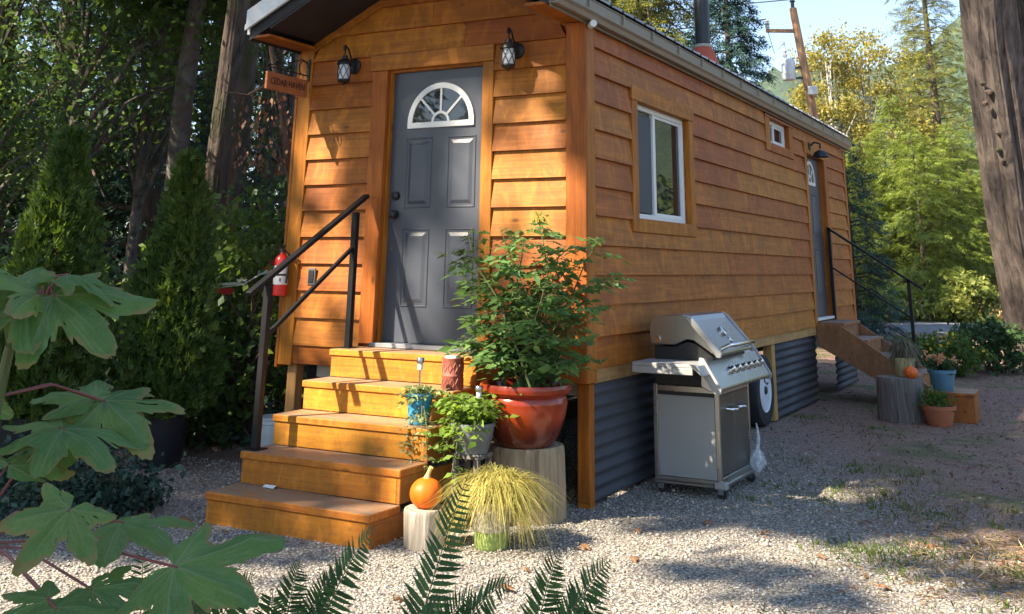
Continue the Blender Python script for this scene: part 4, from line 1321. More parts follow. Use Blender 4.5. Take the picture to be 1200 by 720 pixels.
# ================================================================== POTS
def pot(name, x, y, z, prof, mat, label, soil_r, soil_z, cat='pot', extra=None, n=40):
    t = thing(name, (x, y, z), label, cat)
    MB().lathe([(r, z + h) for r, h in prof], n, (x, y, 0)).build('shell', mat, t, smooth=True)
    MB().lathe([(soil_r, z + soil_z - .01), (soil_r * .6, z + soil_z + .004), (.001, z + soil_z + .008)], 20, (x, y, 0)).build('soil', 'soil', t, smooth=True)
    return t
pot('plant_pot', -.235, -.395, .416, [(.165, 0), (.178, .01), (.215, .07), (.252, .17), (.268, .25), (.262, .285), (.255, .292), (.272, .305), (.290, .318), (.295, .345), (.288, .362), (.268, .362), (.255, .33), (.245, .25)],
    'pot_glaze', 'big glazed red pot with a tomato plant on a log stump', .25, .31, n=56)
pot('plant_pot', -.085, -1.07, 0.0, [(.085, 0), (.092, .01), (.096, .085), (.101, .09), (.122, .21), (.128, .235), (.120, .24), (.112, .22)],
    'pot_white_green', 'small white pot with a green foot holding golden grass', .11, .21)
pot('plant_pot', -.785, -.775, .541, [(.060, 0), (.064, .008), (.078, .13), (.083, .16), (.088, .165), (.088, .18), (.078, .18), (.07, .15)],
    'pot_blue', 'small bright blue pot with trailing plant on the stair tread', .07, .155)
stand = thing('plant_stand', (-.43, -.72, 0), 'dark wooden block holding up the grey pot beside the stairs', 'stand')
MB().box(-.52, -.33, -.81, -.63, .375, .40).build('top', 'stump_dark', stand, bevel=.004)
for (x, y) in ((-.515, -.805), (-.365, -.805), (-.515, -.665), (-.365, -.665)):
    MB().box(x, x + .03, y, y + .03, 0, .374).build('leg', 'stump_dark', stand)
pot('plant_pot', -.43, -.72, .401, [(.095, 0), (.10, .008), (.118, .07), (.123, .075), (.135, .145), (.142, .15), (.142, .17), (.13, .17), (.12, .14)],
    'pot_grey', 'grey plastic pot of bright green leaves between stairs and red pot', .12, .145)
pot('plant_pot', 1.485, 5.30, 0, [(.115, 0), (.12, .006), (.155, .15), (.168, .152), (.172, .19), (.158, .19), (.15, .15)],
    'pot_terracotta', 'terracotta pot standing on the ground beside the dark stump', .15, .165)
crate = thing('wooden_step', (1.58, 5.85, 0), 'low orange wooden box step behind the terracotta pot', 'box')
for a, nm in (((1.34, 1.80, 5.60, 5.64, 0.0, .255), 'side_board'), ((1.34, 1.80, 6.06, 6.10, 0.0, .255), 'side_board'), ((1.765, 1.80, 5.642, 6.058, 0.0, .255), 'end_board'), ((1.34, 1.375, 5.642, 6.058, 0.0, .255), 'end_board'), ((1.33, 1.81, 5.59, 6.11, .256, .285), 'top_board')):
    MB().box(*a).build(nm, 'stair_y', crate, bevel=.004)
pot('plant_pot', 1.49, 5.78, .286, [(.095, 0), (.10, .006), (.130, .17), (.142, .172), (.145, .205), (.132, .205), (.125, .17)],
    'pot_blue_grey', 'slate blue pot with peach flowers on the wooden step', .125, .18)
pot('plant_pot', 1.14, 5.60, .421, [(.085, 0), (.09, .006), (.115, .15), (.122, .152), (.125, .185), (.115, .185), (.108, .15)],
    'pot_cream', 'mustard pot with dry grass on the dark stump', .108, .165)
# rust coloured pierced lantern can on the stairs
can = thing('candle_can', (-.70, -.53, .7235), 'rust red pierced metal can standing on the fourth stair tread', 'can')
MB().lathe([(.066, .7235), (.069, .728), (.069, .80), (.071, .803), (.071, .81), (.069, .813), (.069, .90), (.071, .905), (.071, .914), (.062, .914), (.06, .74), (.001, .735)], 36, (-.70, -.53, 0)).build('shell', 'rust_can', can, smooth=True)
MB().lathe([(.055, .736), (.055, .915), (.045, .924), (.001, .926)], 20, (-.70, -.53, 0)).build('candle', 'white_paper', can, smooth=True)
for row in (0, 1):
    for k in range(12):
        a = 2 * math.pi * (k + .5 * row) / 12
        zc = .762 + row * .095
        d = MB(); r_ = .0705
        for s in (-1, 1):
            for s2 in (-1, 1):
                d.tube([(-.70 + r_ * math.cos(a + s * .2), -.53 + r_ * math.sin(a + s * .2), zc), (-.70 + r_ * math.cos(a), -.53 + r_ * math.sin(a), zc + s2 * .03)], .0025, 4)
        d.build('pierced_diamond', 'rust_can', can)
# solar stake lights
def solar(x, y, z0, z1, label):
    t = thing('solar_light', (x, y, z0), label, 'solar light', 'solar stake lights')
    MB().tube([(x, y, z0), (x, y, z1 - .07)], .006, 8).build('stake', 'chrome', t, smooth=True)
    MB().lathe([(.008, z1 - .075), (.016, z1 - .07), (.017, z1 - .03), (.016, z1 - .028)], 14, (x, y, 0)).build('lens', 'frosted_glass', t, smooth=True)
    MB().lathe([(.024, z1 - .03), (.025, z1 - .026), (.025, z1 - .004), (.022, z1), (.001, z1 + .001)], 16, (x, y, 0)).build('cap', 'stainless', t, smooth=True)
solar(-.79, -.775, .69, .925, 'silver solar stake light in the blue pot')
solar(-.40, -.70, .55, .775, 'silver solar stake light half hidden in the grey pot leaves')
# bucket behind the stairs
bk = thing('bucket', (-2.86, .30, 0), 'white plastic bucket with a wire handle behind the stairs', 'bucket')
MB().lathe([(.105, 0), (.11, .008), (.128, .27), (.134, .275), (.134, .29), (.130, .295), (.137, .31), (.137, .325), (.128, .325), (.122, .27), (.10, .02), (.001, .018)], 36, (-2.86, .30, 0)).build('shell', 'bucket_white', bk, smooth=True)
MB().tube([(-2.86 + .135 * math.cos(a), .30 + .03 * math.sin(a), .31 + .05 * math.sin(a)) for a in np.linspace(0, math.pi, 12)], .003, 6).build('handle', 'chrome', bk)
MB().tube([(-3.15, -.05, .012), (-3.0, -.12, .05), (-2.75, -.05, .09), (-2.4, -.3, .02), (-2.0, -.55, .012)], .006, 6)
# little paper tag lying on the lowest tread
tag(MB().add([(-1.62, -1.215, .178), (-1.53, -1.225, .176), (-1.525, -1.20, .190), (-1.615, -1.198, .188)], [(0, 1, 2, 3)]).build('paper_scrap', 'white_paper', origin=(-1.57, -1.21, .175), solid=.003), 'small white paper scrap lying at the back of the lowest tread', 'paper')

# ================================================================== POTTED PLANTS
def compound(P0, axis, up, L, nl, rng, lw):
    """one tomato leaf: leaflets along a midrib"""
    axis = axis / np.linalg.norm(axis)
    side = np.cross(up, axis); side /= max(np.linalg.norm(side), 1e-6)
    P = []; Xd = []; S = []; N = []
    for i in range(nl):
        s = .25 + .75 * (i // 2) / max(1, (nl - 1) // 2)
        last = (i == nl - 1)
        p = P0 + axis * L * s - np.array([0, 0, .35 * L * s * s])
        sd = 1 if i % 2 else -1
        d = axis * (1.2 if last else .55) + (0 if last else side * sd) + np.array([0, 0, -.35]) + rng.normal(size=3) * .22
        P.append(p); Xd.append(d); N.append(up + rng.normal(size=3) * .45); S.append(L * lw * rng.uniform(.7, 1.2) * (1.25 if last else 1))
    return P, Xd, N, S

def herb(t, stems, leaf_mat, stem_mat, rng, per=14, L=(.1, .16), nl=7, lw=.36, start=.15):
    sm = MB(); P = []; X_ = []; N_ = []; S_ = []
    for (pts, r) in stems:
        sm.tube(pts, [r * (1 - .6 * i / (len(pts) - 1)) for i in range(len(pts))], 6)
        pts = np.array(pts)
        for k in range(per):
            s = start + (1 - start) * (k + rng.uniform(0, 1)) / per
            f = s * (len(pts) - 1); i = min(int(f), len(pts) - 2); p = pts[i] + (pts[i + 1] - pts[i]) * (f - i)
            a = rng.uniform(0, 2 * math.pi)
            ax = np.array([math.cos(a), math.sin(a), rng.uniform(.0, .5)])
            l_ = rng.uniform(*L)
            sm.tube([p, p + ax * l_ * .5, p + ax * l_ * .95 - np.array([0, 0, .25 * l_])], [.003, .002, .001], 4, cap=False)
            o = compound(p, ax, np.array([0, 0, 1.]), l_, nl, rng, lw)
            P += o[0]; X_ += o[1]; N_ += o[2]; S_ += o[3]
    sm.build('stem', stem_mat, t, smooth=True)
    v, f = scatter(*LEAF, np.array(P), np.array(X_), np.array(N_), np.array(S_))
    o = np_mesh('foliage', v, f, leaf_mat, t)
    return o

rng = np.random.default_rng(3)
tom = thing('tomato_plant', (-.235, -.395, .72), 'tall bushy green tomato plant growing in the red pot', 'plant')
stems = []
tips = [(-.60, -.55, 1.70), (-.50, -.30, 1.74), (-.12, -.45, 1.76), (-.18, -.55, 1.66), (.12, -.45, 1.62), (.30, -.42, 1.66), (.36, -.30, 1.45), (-.62, -.6, 1.45), (-.66, -.42, 1.58), (-.40, -.62, 1.40),
        (.02, -.62, 1.40), (.20, -.6, 1.28), (-.30, -.62, 1.56), (-.05, -.3, 1.58), (-.58, -.62, 1.15), (-.45, -.66, 1.02), (.12, -.60, 1.05), (-.2, -.68, 1.15), (-.62, -.5, .95), (.16, -.5, .88), (.33, -.52, 1.25)]
for (tx, ty, tz) in tips:
    b0 = np.array([-.235, -.395, .72]) + rng.normal(size=3) * [.08, .08, 0]
    tp = np.array([tx, ty, tz]); mid = (b0 + tp) / 2 + np.array([0, 0, .12]) + rng.normal(size=3) * .05
    stems.append(([b0, b0 * .5 + mid * .5 + [0, 0, .03], mid, mid * .45 + tp * .55 + rng.normal(size=3) * .02, tp], .008))
herb(tom, stems, 'tomato', 'stalk_green', rng, per=24, L=(.11, .20), nl=7, lw=.44, start=.10)
v, f = scatter(*RHOMB, np.array([-.12, -.45, 1.77]) + rng.normal(size=(40, 3)) * .025, rnd_dirs(40, rng), rnd_dirs(40, rng), .03)
tag(np_mesh('flower', v, f, 'mint', tom), kind='stuff')  # yellow green top leaves, sunlit lime tone put into their colour
v, f = scatter(*RHOMB, np.array([.13, -.5, 1.48]) + rng.normal(size=(30, 3)) * [.06, .03, .03], rnd_dirs(30, rng), rnd_dirs(30, rng), .025)
tag(np_mesh('flower', v, f, 'mint', tom), kind='stuff')  # more leaves, not petals, coloured in the same sunlit lime

mintp = thing('leafy_herb', (-.43, -.72, .55), 'bright yellow green trailing herb in the grey pot', 'plant')
stems = []
for i in range(20):
    a = rng.uniform(0, 6.28); rr_ = rng.uniform(.08, .22); up = rng.uniform(.03, .2)
    b0 = np.array([-.43, -.72, .545])
    tp = b0 + [rr_ * math.cos(a), rr_ * math.sin(a) * .8, up]
    stems.append(([b0, b0 * .5 + tp * .5 + [0, 0, .05], tp], .004))
for tx, ty, tz in ((-.56, -.85, .36), (-.53, -.88, .42), (-.30, -.84, .52), (-.46, -.9, .30)):
    tp = np.array([tx, ty, tz]); b0 = np.array([-.43, -.72, .55])
    stems.append(([b0, b0 * .4 + tp * .6 + [0, -.02, .12], tp], .004))
herb(mintp, stems, 'mint', 'stalk_green', rng, per=13, L=(.06, .105), nl=5, lw=.62, start=.2)
suc = thing('trailing_succulent', (-.785, -.775, .70), 'pale trailing succulent spilling from the blue pot', 'plant')
stems = []
for i in range(18):
    a = rng.uniform(0, 6.28); rr_ = rng.uniform(.05, .12)
    b0 = np.array([-.785, -.775, .70]); tp = b0 + [rr_ * math.cos(a), rr_ * math.sin(a), rng.uniform(-.06, .05)]
    stems.append(([b0, b0 * .5 + tp * .5 + [0, 0, .04], tp], .0025))
for tx, ty, tz in ((-.70, -.96, .35), (-.74, -.93, .42), (-.64, -.95, .30), (-.60, -.98, .26)):
    tp = np.array([tx, ty, tz]); b0 = np.array([-.75, -.80, .70])
    stems.append(([b0, np.array([tx - .02, -.935, .55]), tp], .0025))
herb(suc, stems, 'succulent', 'stalk_green', rng, per=10, L=(.03, .06), nl=4, lw=.7, start=.25)

def grass_mop(t, c, n, r, top, rng, mat, w=.0045, low=(.02, .2)):
    V = []; Fq = []
    for i in range(n):
        a = rng.uniform(0, 2 * math.pi); R_ = r * rng.uniform(.35, 1.12); h = top * rng.uniform(.7, 1.1)
        zend = rng.uniform(*low) if R_ > r * .5 else rng.uniform(min(low[1], c[2]), c[2] + h * .6)
        b0 = np.array(c) + [rng.normal() * .03, rng.normal() * .03, 0]
        p1 = b0 + [R_ * .35 * math.cos(a), R_ * .35 * math.sin(a), h * 1.35]
        if math.cos(a - 5.05) > .88 and rng.random() < .85:
            R_ *= .85; zend = max(zend, rng.uniform(c[2] - .10, c[2] + .1))
        p2 = np.array([c[0] + R_ * math.cos(a + rng.normal() * .25), c[1] + R_ * math.sin(a + rng.normal() * .25), zend])
        side = np.array([-math.sin(a), math.cos(a), 0]) * w * rng.uniform(.6, 1.4)
        o = len(V); S = 7
        wv = rng.normal(size=3) * .012
        for k in range(S):
            s = k / (S - 1)
            p = (1 - s) ** 2 * b0 + 2 * s * (1 - s) * p1 + s * s * p2 + wv * math.sin(s * 5)
            ww = side * (1 - s ** 2 * .85)
            V += [p - ww, p + ww]
        for k in range(S - 1):
            Fq.append((o + 2 * k, o + 2 * k + 1, o + 2 * k + 3, o + 2 * k + 2))
    return np_mesh('blades', V, Fq, mat, t)
gm = thing('ornamental_grass', (-.085, -1.07, .21), 'mop of arching golden ornamental grass in the white pot', 'grass')
grass_mop(gm, (-.06, -1.05, .21), 1700, .37, .22, rng, 'gold_grass', .0030, (.03, .26))
gg_ = thing('dry_grass_tuft', (1.14, 5.60, .58), 'wispy grey dry grass in the mustard pot', 'grass')
grass_mop(gg_, (1.14, 5.60, .58), 420, .24, .26, rng, 'grey_grass', .005, (.42, .7))
fl = thing('flowering_plant', (1.49, 5.78, .46), 'peach flowered plant in the slate blue pot', 'plant')
v, f = scatter(*LEAF, np.array([1.49, 5.78, .53]) + rng.normal(size=(220, 3)) * [.065, .06, .035], rnd_dirs(220, rng), rnd_dirs(220, rng) + [0, 0, 1.5], .06)
np_mesh('foliage', v, f, 'leaf_dark', fl)
for i in range(14):
    c = np.array([1.47, 5.74, .61]) + rng.normal(size=3) * [.07, .06, .03]
    v, f = scatter(*RHOMB, np.repeat(c[None], 12, 0) + rng.normal(size=(12, 3)) * .012, rnd_dirs(12, rng) + [0, 0, .3], rnd_dirs(12, rng), .035)
    np_mesh('flower_head', v, f, 'flower_peach', fl)
tp_ = thing('low_herb', (1.485, 5.30, .17), 'low dark green herb in the terracotta pot', 'plant')
v, f = scatter(*LEAF, np.array([1.46, 5.29, .24]) + rng.normal(size=(420, 3)) * [.075, .075, .045], rnd_dirs(420, rng) + [0, 0, .3], rnd_dirs(420, rng), .045)
np_mesh('foliage', v, f, 'leaf_green', tp_)

# thuja in black pots
def thuja(x, y, z0, z1, r, label, seed, pot_r):
    rg = np.random.default_rng(seed)
    pot('planter', x, y, 0.0, [(pot_r * .78, 0), (pot_r * .8, .01), (pot_r * .97, .36), (pot_r * 1.05, .365), (pot_r * 1.06, .405), (pot_r * .97, .405), (pot_r * .93, .36)],
        'pot_black', 'black plastic planter of the ' + label[1], pot_r * .93, .37, cat='planter')
    t = thing('thuja_shrub', (x, y, z0), label[0], 'shrub')
    MB().tube([(x, y, z0 - .05), (x + .02, y, (z0 + z1) / 2), (x, y, z1 - .1)], [.035, .022, .005], 8).build('trunk', 'twig', t, smooth=True)
    n = 7500
    h = rg.uniform(0, 1, n) ** 1.15
    prof = np.where(h < .18, .78 + .22 * h / .18, 1) * (1 - np.clip((h - .18) / .82, 0, 1) ** 1.55)
    a = rg.uniform(0, 2 * np.pi, n)
    lump = 1 + .16 * np.sin(3 * a + 7 * h + seed) + .12 * np.sin(5 * a - 13 * h) + .1 * np.sin(9 * a + 21 * h)
    rr_ = r * prof * lump * np.sqrt(rg.uniform(.25, 1.0, n)) + .03
    P = np.stack([x + rr_ * np.cos(a), y + rr_ * np.sin(a), z0 + h * (z1 - z0)], -1) + rg.normal(size=(n, 3)) * .02
    out = np.stack([np.cos(a), np.sin(a), np.zeros(n)], -1)
    Xd = out * .6 + [0, 0, 1.0] + rg.normal(size=(n, 3)) * .4
    N = np.stack([-np.sin(a), np.cos(a), np.zeros(n)], -1) * rg.choice([-1, 1], n)[:, None] + out * .8 + rg.normal(size=(n, 3)) * .4
    v, f = scatter(*SPRAY, P, Xd, N, rg.uniform(.05, .105, n))
    np_mesh('foliage', v, f, 'thuja', t)
thuja(-3.46, -.30, .37, 2.32, .30, ('dense dark evergreen thuja in a black planter near the stairs', 'shaded thuja near the stairs'), 5, .20)
thuja(-4.0, -1.05, .37, 2.45, .36, ('sunlit green evergreen thuja in a black planter among the maple leaves', 'sunlit thuja behind the maple sapling'), 8, .27)

# ================================================================== MAPLE SAPLING (foreground)
def maple_leaf_mesh(seed, droop=.25, cup=.12):
    rg = random.Random(seed)
    lobes = [(0, 1.0, 22), (53, .90, 22), (-53, .88, 22), (108, .62, 22), (-110, .60, 22)]
    lobes = [(a + rg.uniform(-5, 5), l * rg.uniform(.9, 1.08), w * rg.uniform(.9, 1.15)) for a, l, w in lobes]
    na, nr = 150, 7
    V = []; ve = []
    for i in range(na + 1):
        th = -158 + 316 * i / na
        rmax = .40 - .16 * max(0, (abs(th) - 120) / 40)
        for (a, l, w) in lobes:
            d = abs(th - a)
            base = l * math.exp(-(d / w) ** 1.7 * .72)
            sh = l * .80 * math.exp(-((d - w * .85) / 6.5) ** 2)    # side teeth on each lobe
            rmax = max(rmax, base, sh * .86)
        rmax *= 1 + .018 * math.sin(th * 1.7 + seed)
        for j in range(nr + 1):
            r = rmax * j / nr
            x = r * math.cos(rad(th)); y = r * math.sin(rad(th))
            fold = min(abs(th - a) for a, l, w in lobes)
            z = -droop * r * r - cup * math.sin(rad(min(fold, 30) * 3)) * r * .95 + .045 * math.sin(9 * x + 5 * y + seed) * r + .02 * math.sin(23 * y + seed) * r
            V.append((x, y, z))
            vv = 0
            for (a, l, w) in lobes:
                perp = abs(math.sin(rad(th - a))) * r
                if abs(th - a) < 60 and r < l * .93:
                    vv = max(vv, 1 - perp / (.020 * (1.1 - r / l)))
                    # side veins
                    t_ = (r * math.cos(rad(th - a))) - perp * 1.1
                    k_ = abs((t_ * 7.0) % 1 - .5) * 2
                    if perp < .24 * l: vv = max(vv, (.55 if k_ > .88 else 0))
            ve.append(max(0, vv))
    F = []
    for i in range(na):
        for j in range(nr):
            F.append((i * (nr + 1) + j, (i + 1) * (nr + 1) + j, (i + 1) * (nr + 1) + j + 1, i * (nr + 1) + j + 1))
    # insect holes: leave out a few faces
    F = [f for f in F if rg.random() > .009]
    ED = [j / nr for i in range(na + 1) for j in range(nr + 1)]
    maple_leaf_mesh.edge = np.array(ED, dtype=np.float32)
    return np.array(V), F, ve

sap_base = np.array([at_depth(-60, 720, 1.5)[0], at_depth(-60, 720, 1.5)[1], 0])
sap = thing('maple_sapling', tuple(sap_base), 'young maple sapling with big lobed green leaves in the foreground', 'sapling')
W = at_depth
st = MB()
n0 = W(-40, 640, 1.5); n1 = W(-2, 465, 1.52); n2 = W(12, 405, 1.52); n3 = W(50, 358, 1.5); n4 = W(4, 365, 1.5)
st.tube([sap_base, (sap_base * .4 + n0 * .6), n0, n1, n2], [.014, .012, .011, .0085, .007], 8)
st.tube([n2, n3], [.005, .004], 7); st.tube([n2, n4], [.005, .004], 7)
st.build('stem', 'stalk_green', sap, smooth=True)
# (origin px, depth) (tip px, depth), normal bias (towards camera, up), stalk start, droop
leaves = [((46, 345, 1.50), (-35, 300, 1.42), (.5, 1), n3, .2), ((78, 322, 1.52), (163, 314, 1.60), (.15, 1), n3, .55), ((62, 346, 1.50), (152, 410, 1.40), (.9, .8), n3, .25),
          ((30, 352, 1.50), (45, 405, 1.38), (1, .4), n4, .2), ((30, 335, 1.52), (60, 285, 1.66), (.4, 1), n4, .3), ((10, 350, 1.5), (-55, 390, 1.4), (.9, .6), n4, .2),
          ((122, 470, 1.58), (176, 514, 1.46), (.8, .9), n1, .3), ((112, 468, 1.58), (112, 412, 1.72), (.25, 1), n1, .3),
          ((74, 503, 1.48), (150, 522, 1.40), (.3, 1), n0, .35), ((72, 502, 1.50), (-10, 476, 1.52), (.25, 1), n0, .3),
          ((10, 545, 1.42), (56, 506, 1.55), (.6, 1), n0, .2), ((82, 597, 1.24), (18, 672, 1.15), (1, .75), n0, .15), ((204, 664, 1.20), (312, 706, 1.12), (1, .8), n0, .2),
          ((142, 612, 1.32), (214, 627, 1.26), (.25, 1), n0, .2), ((106, 690, 1.22), (150, 735, 1.14), (1, .7), n0, .2), ((58, 702, 1.18), (-30, 735, 1.12), (.5, 1), n0, .2),
          ((64, 712, 1.16), (110, 760, 1.1), (.7, 1), n0, .2), ((-20, 470, 1.55), (-90, 540, 1.5), (.9, .8), n1, .2)]
pet = MB()
for i, (o, t_, nb, s0, dr) in enumerate(leaves):
    P0 = W(*o); T = W(*t_)
    L = np.linalg.norm(T - P0)
    Xa = (T - P0) / L
    L *= {11: .95, 12: .86}.get(i, .84)
    tocam = CAM - P0; tocam /= np.linalg.norm(tocam)
    Nn = tocam * nb[0] + np.array([0, 0, 1.]) * nb[1]
    V, F, ve = maple_leaf_mesh(40 + i, dr)
    X_, Y_, Z_ = frames(Xa[None], Nn[None])
    Vw = (V[:, 0:1] * X_ + V[:, 1:2] * Y_ + V[:, 2:3] * Z_) * L + P0
    lo = np_mesh('leaf', Vw, F, 'maple_leaf', sap, smooth=True)
    a = lo.data.attributes.new('vein', 'FLOAT', 'POINT'); a.data.foreach_set('value', np.array(ve, dtype=np.float32))
    a = lo.data.attributes.new('edge', 'FLOAT', 'POINT'); a.data.foreach_set('value', maple_leaf_mesh.edge)
    s0 = np.asarray(s0)
    midp = (s0 + P0) / 2 + np.array([0, 0, .02])
    pt = MB().tube([s0, midp, P0, P0 + Xa * L * .05], [.0020, .0017, .0016, .0012], 6)
    pt.build('petiole', 'petiole_red', sap, smooth=True)

# ================================================================== SWORD FERNS (foreground)
PINNA = (np.array([(0, 0, 0), (.12, .11, .01), (.55, .085, 0), (1, 0, -.05), (.55, -.075, 0), (.12, -.06, .01)]), np.array([(0, 4, 5), (0, 2, 4), (0, 1, 2), (2, 3, 4)]))
def fern(root, tips, label, seed):
    rg = np.random.default_rng(seed)
    root = np.asarray(root, float)
    t = thing('sword_fern', tuple(root), label, 'fern')
    for (px, py, d, arch) in tips:
        tip = W(px, py, d)
        ctrl = root * .45 + tip * .55 + np.array([0, 0, arch])
        n = 46
        s = np.linspace(0.02, 1, n)[:, None]
        C = (1 - s) ** 2 * root + 2 * s * (1 - s) * ctrl + s * s * tip
        Tn = unit(np.gradient(C, axis=0))
        Lf = np.linalg.norm(np.diff(C, axis=0), axis=1).sum()
        up = unit(np.array([0, 0, .45]) + unit(CAM - C))
        side = unit(np.cross(Tn, up)); upn = np.cross(side, Tn)
        r = MB().tube([tuple(p) for p in C], list(np.linspace(.0032, .0008, n)), 5)
        fr_ = r.build('frond', 'stalk_green', t, smooth=True)
        ss_ = s[:, 0]
        rg_twist = rg.uniform(-.25, .25)
        prof = np.interp(ss_, [0, .12, .3, .55, .8, .95, 1], [0, .5, .95, 1, .68, .25, .05]) * Lf * .085
        P = []; X_ = []; N_ = []; S_ = []
        for k in range(4, n):
            for sd in (1, -1):
                if rg.random() < .03: continue
                P.append(C[k]); X_.append(side[k] * sd + Tn[k] * .38 + rg.normal(size=3) * .06 - upn[k] * (.12 + .2 * rg.random()) + upn[k] * rg_twist * sd)
                N_.append(upn[k] * 1.0 + Tn[k] * .25 + rg.normal(size=3) * .15); S_.append((prof[k] * rg.uniform(.9, 1.1),) * 3)
        v, f = scatter(*PINNA, np.array(P), np.array(X_), np.array(N_), np.array(S_))
        np_mesh('pinnae', v, f, 'fern', fr_)
g0 = at_plane
def groot(px, py): 
    p = at_plane(px, py, 2, 0.0); return (p[0], p[1], 0)
fern(groot(300, 960), [(440, 618, 2.75, .20), (352, 655, 2.7, .18), (320, 690, 2.6, .2), (395, 665, 2.8, .2)], 'dark sword fern arching in front of the lowest stair', 4)
fern(groot(430, 980), [(549, 556, 2.75, .12), (606, 676, 2.6, .22), (520, 700, 2.5, .2), (560, 690, 2.55, .2)], 'dark sword fern with the tallest frond crossing the pale stump', 5)
fern(groot(590, 1000), [(656, 645, 2.6, .2), (717, 655, 2.6, .22), (714, 676, 2.5, .05), (690, 690, 2.5, .2)], 'dark sword fern with short fronds over the sunlit gravel', 6)
fern(groot(885, 1030), [(896, 707, 2.4, .08), (922, 711, 2.4, .1)], 'small sword fern whose tips just show on open gravel', 7)
fern(groot(150, 1000), [(168, 640, 2.4, .06), (250, 690, 2.4, .2), (300, 672, 2.4, .2), (258, 655, 2.35, .2)], 'sword fern growing between the maple leaves', 9)

# ================================================================== TREES
def conifer(name, base, H, R, label, cat, mat, bark, seed, n=7000, t0=.12, size=.3, droop=.35, trunk_r=None, group=None, tpl=None, zmin=0, power=.75, lean=(0, 0)):
    rg = np.random.default_rng(seed)
    base = np.asarray(base, float)
    t = thing(name, tuple(base), label, cat, group)
    trunk_r = trunk_r or H * .013 + .05
    ax = np.array([lean[0], lean[1], 1.0])
    bm_ = MB().tube([tuple(base + ax * (H * s)) for s in np.linspace(-.005, .98, 9)], [trunk_r * (1.25 if s == 0 else 1) * (1 - .93 * s) for s in np.linspace(0, 1, 9)], 12)
    nb = int(60 + H * 9)
    tb = t0 + (1 - t0) * (np.arange(nb) + rg.uniform(0, 1, nb)) / nb
    az = np.arange(nb) * 2.39996 + rg.normal(size=nb) * .3
    Lb = R * ((1 - tb) ** power + .03) * rg.uniform(.7, 1.15, nb)
    for i in range(0, nb, 2):
        d = np.array([math.cos(az[i]), math.sin(az[i]), 0])
        p0 = base + ax * (tb[i] * H)
        bm_.tube([tuple(p0), tuple(p0 + d * Lb[i] * .5 + [0, 0, .08 * Lb[i]]), tuple(p0 + d * Lb[i] * .92 - np.array([0, 0, droop * Lb[i] * .6]))], [trunk_r * .22 * (1 - tb[i]) + .012, trunk_r * .12 * (1 - tb[i]) + .008, .004], 4, cap=False)
    bm_.build('trunk', bark, t, smooth=True)
    w = Lb ** 1.3; w /= w.sum()
    bi = rg.choice(nb, n, p=w)
    s = rg.uniform(.12, 1, n) ** .8
    d = np.stack([np.cos(az[bi]), np.sin(az[bi]), np.zeros(n)], -1)
    sd = np.stack([-np.sin(az[bi]), np.cos(az[bi]), np.zeros(n)], -1)
    L = Lb[bi]
    lat = rg.uniform(-1, 1, n) * (1 - s * .75) * .42 * L
    P = base + ax * (tb[bi] * H)[:, None] + d * (s * L - np.abs(lat) * .25)[:, None] + sd * lat[:, None]
    P[:, 2] += (.16 * s - droop * s * s) * L - np.abs(lat) * .25 * droop + rg.normal(size=n) * .05 * size / .3
    Xd = d * .8 + sd * (np.sign(lat) * .7)[:, None] + rg.normal(size=(n, 3)) * .28 - np.array([0, 0, 1]) * (droop * .9)
    N = np.array([0, 0, 1.0]) + d * .25 + rg.normal(size=(n, 3)) * .35
    v, f = scatter(*(tpl or FEATHER), P, Xd, N, rg.uniform(.6, 1.3, n) * size)
    np_mesh('crown', v, f, mat, t)
    return t

def broadleaf(name, base, H, R, label, cat, mat, bark, seed, n=7000, size=.16, t0=.3, trunk_r=.15, nclump=40, stems=1, group=None, squash=1.0, csize=.28, keep=None, lean=(0, 0), tmul=1.0):
    rg = np.random.default_rng(seed)
    base = np.asarray(base, float)
    t = thing(name, tuple(base), label, cat, group)
    tk = MB(); cl = []
    for s_ in range(stems):
        off = np.array([0, 0, 0]) if stems == 1 else np.array([rg.normal() * .25 * R * .4, rg.normal() * .25 * R * .4, 0])
        top = base + off * 2 + np.array([lean[0] * H, lean[1] * H, H * .85])
        tk.tube([tuple(base + off * .4 + [0, 0, -.03]), tuple(base + off + (top - base) * .4), tuple(top)], [trunk_r, trunk_r * .7, trunk_r * .15], 10)
    zc = base[2] + H * (t0 + 1) / 2; hz = H * (1 - t0) / 2
    for i in range(nclump):
        u = rnd_dirs(1, rg)[0] * rg.uniform(.35, 1) ** .5
        c = np.array([base[0] + lean[0] * H * .6 + u[0] * R, base[1] + lean[1] * H * .6 + u[1] * R, zc + u[2] * hz * squash])
        cl.append(c)
        if i % 2 == 0:
            p0 = base + np.array([lean[0] * H * .5, lean[1] * H * .5, max(.15 * H, (c[2] - base[2]) * .6)])
            tk.tube([tuple(p0), tuple((p0 + c) / 2 + [0, 0, .05 * H]), tuple(c)], [trunk_r * .35 + .004, trunk_r * .2 + .003, .004], 5, cap=False)
    tk.build('trunk', bark, t, smooth=True)
    cl = np.array(cl)
    ci = rg.integers(0, nclump, n)
    cs = rg.uniform(.6, 1.3, nclump) * csize * R
    P = cl[ci] + rg.normal(size=(n, 3)) * cs[ci][:, None] * np.array([.7, .7, .5])
    if keep is not None:
        P = P[keep(P, rg)]
    P = P[P[:, 2] > base[2] + .03]
    m_ = len(P)
    N = np.array([0, 0, .7]) + rnd_dirs(m_, rg)
    Xd = rnd_dirs(m_, rg) + np.array([0, 0, -.25])
    v, f = scatter(*RHOMB, P, Xd, N, rg.uniform(.65, 1.3, m_) * size)
    np_mesh('crown', v, f, mat, t)
    return t

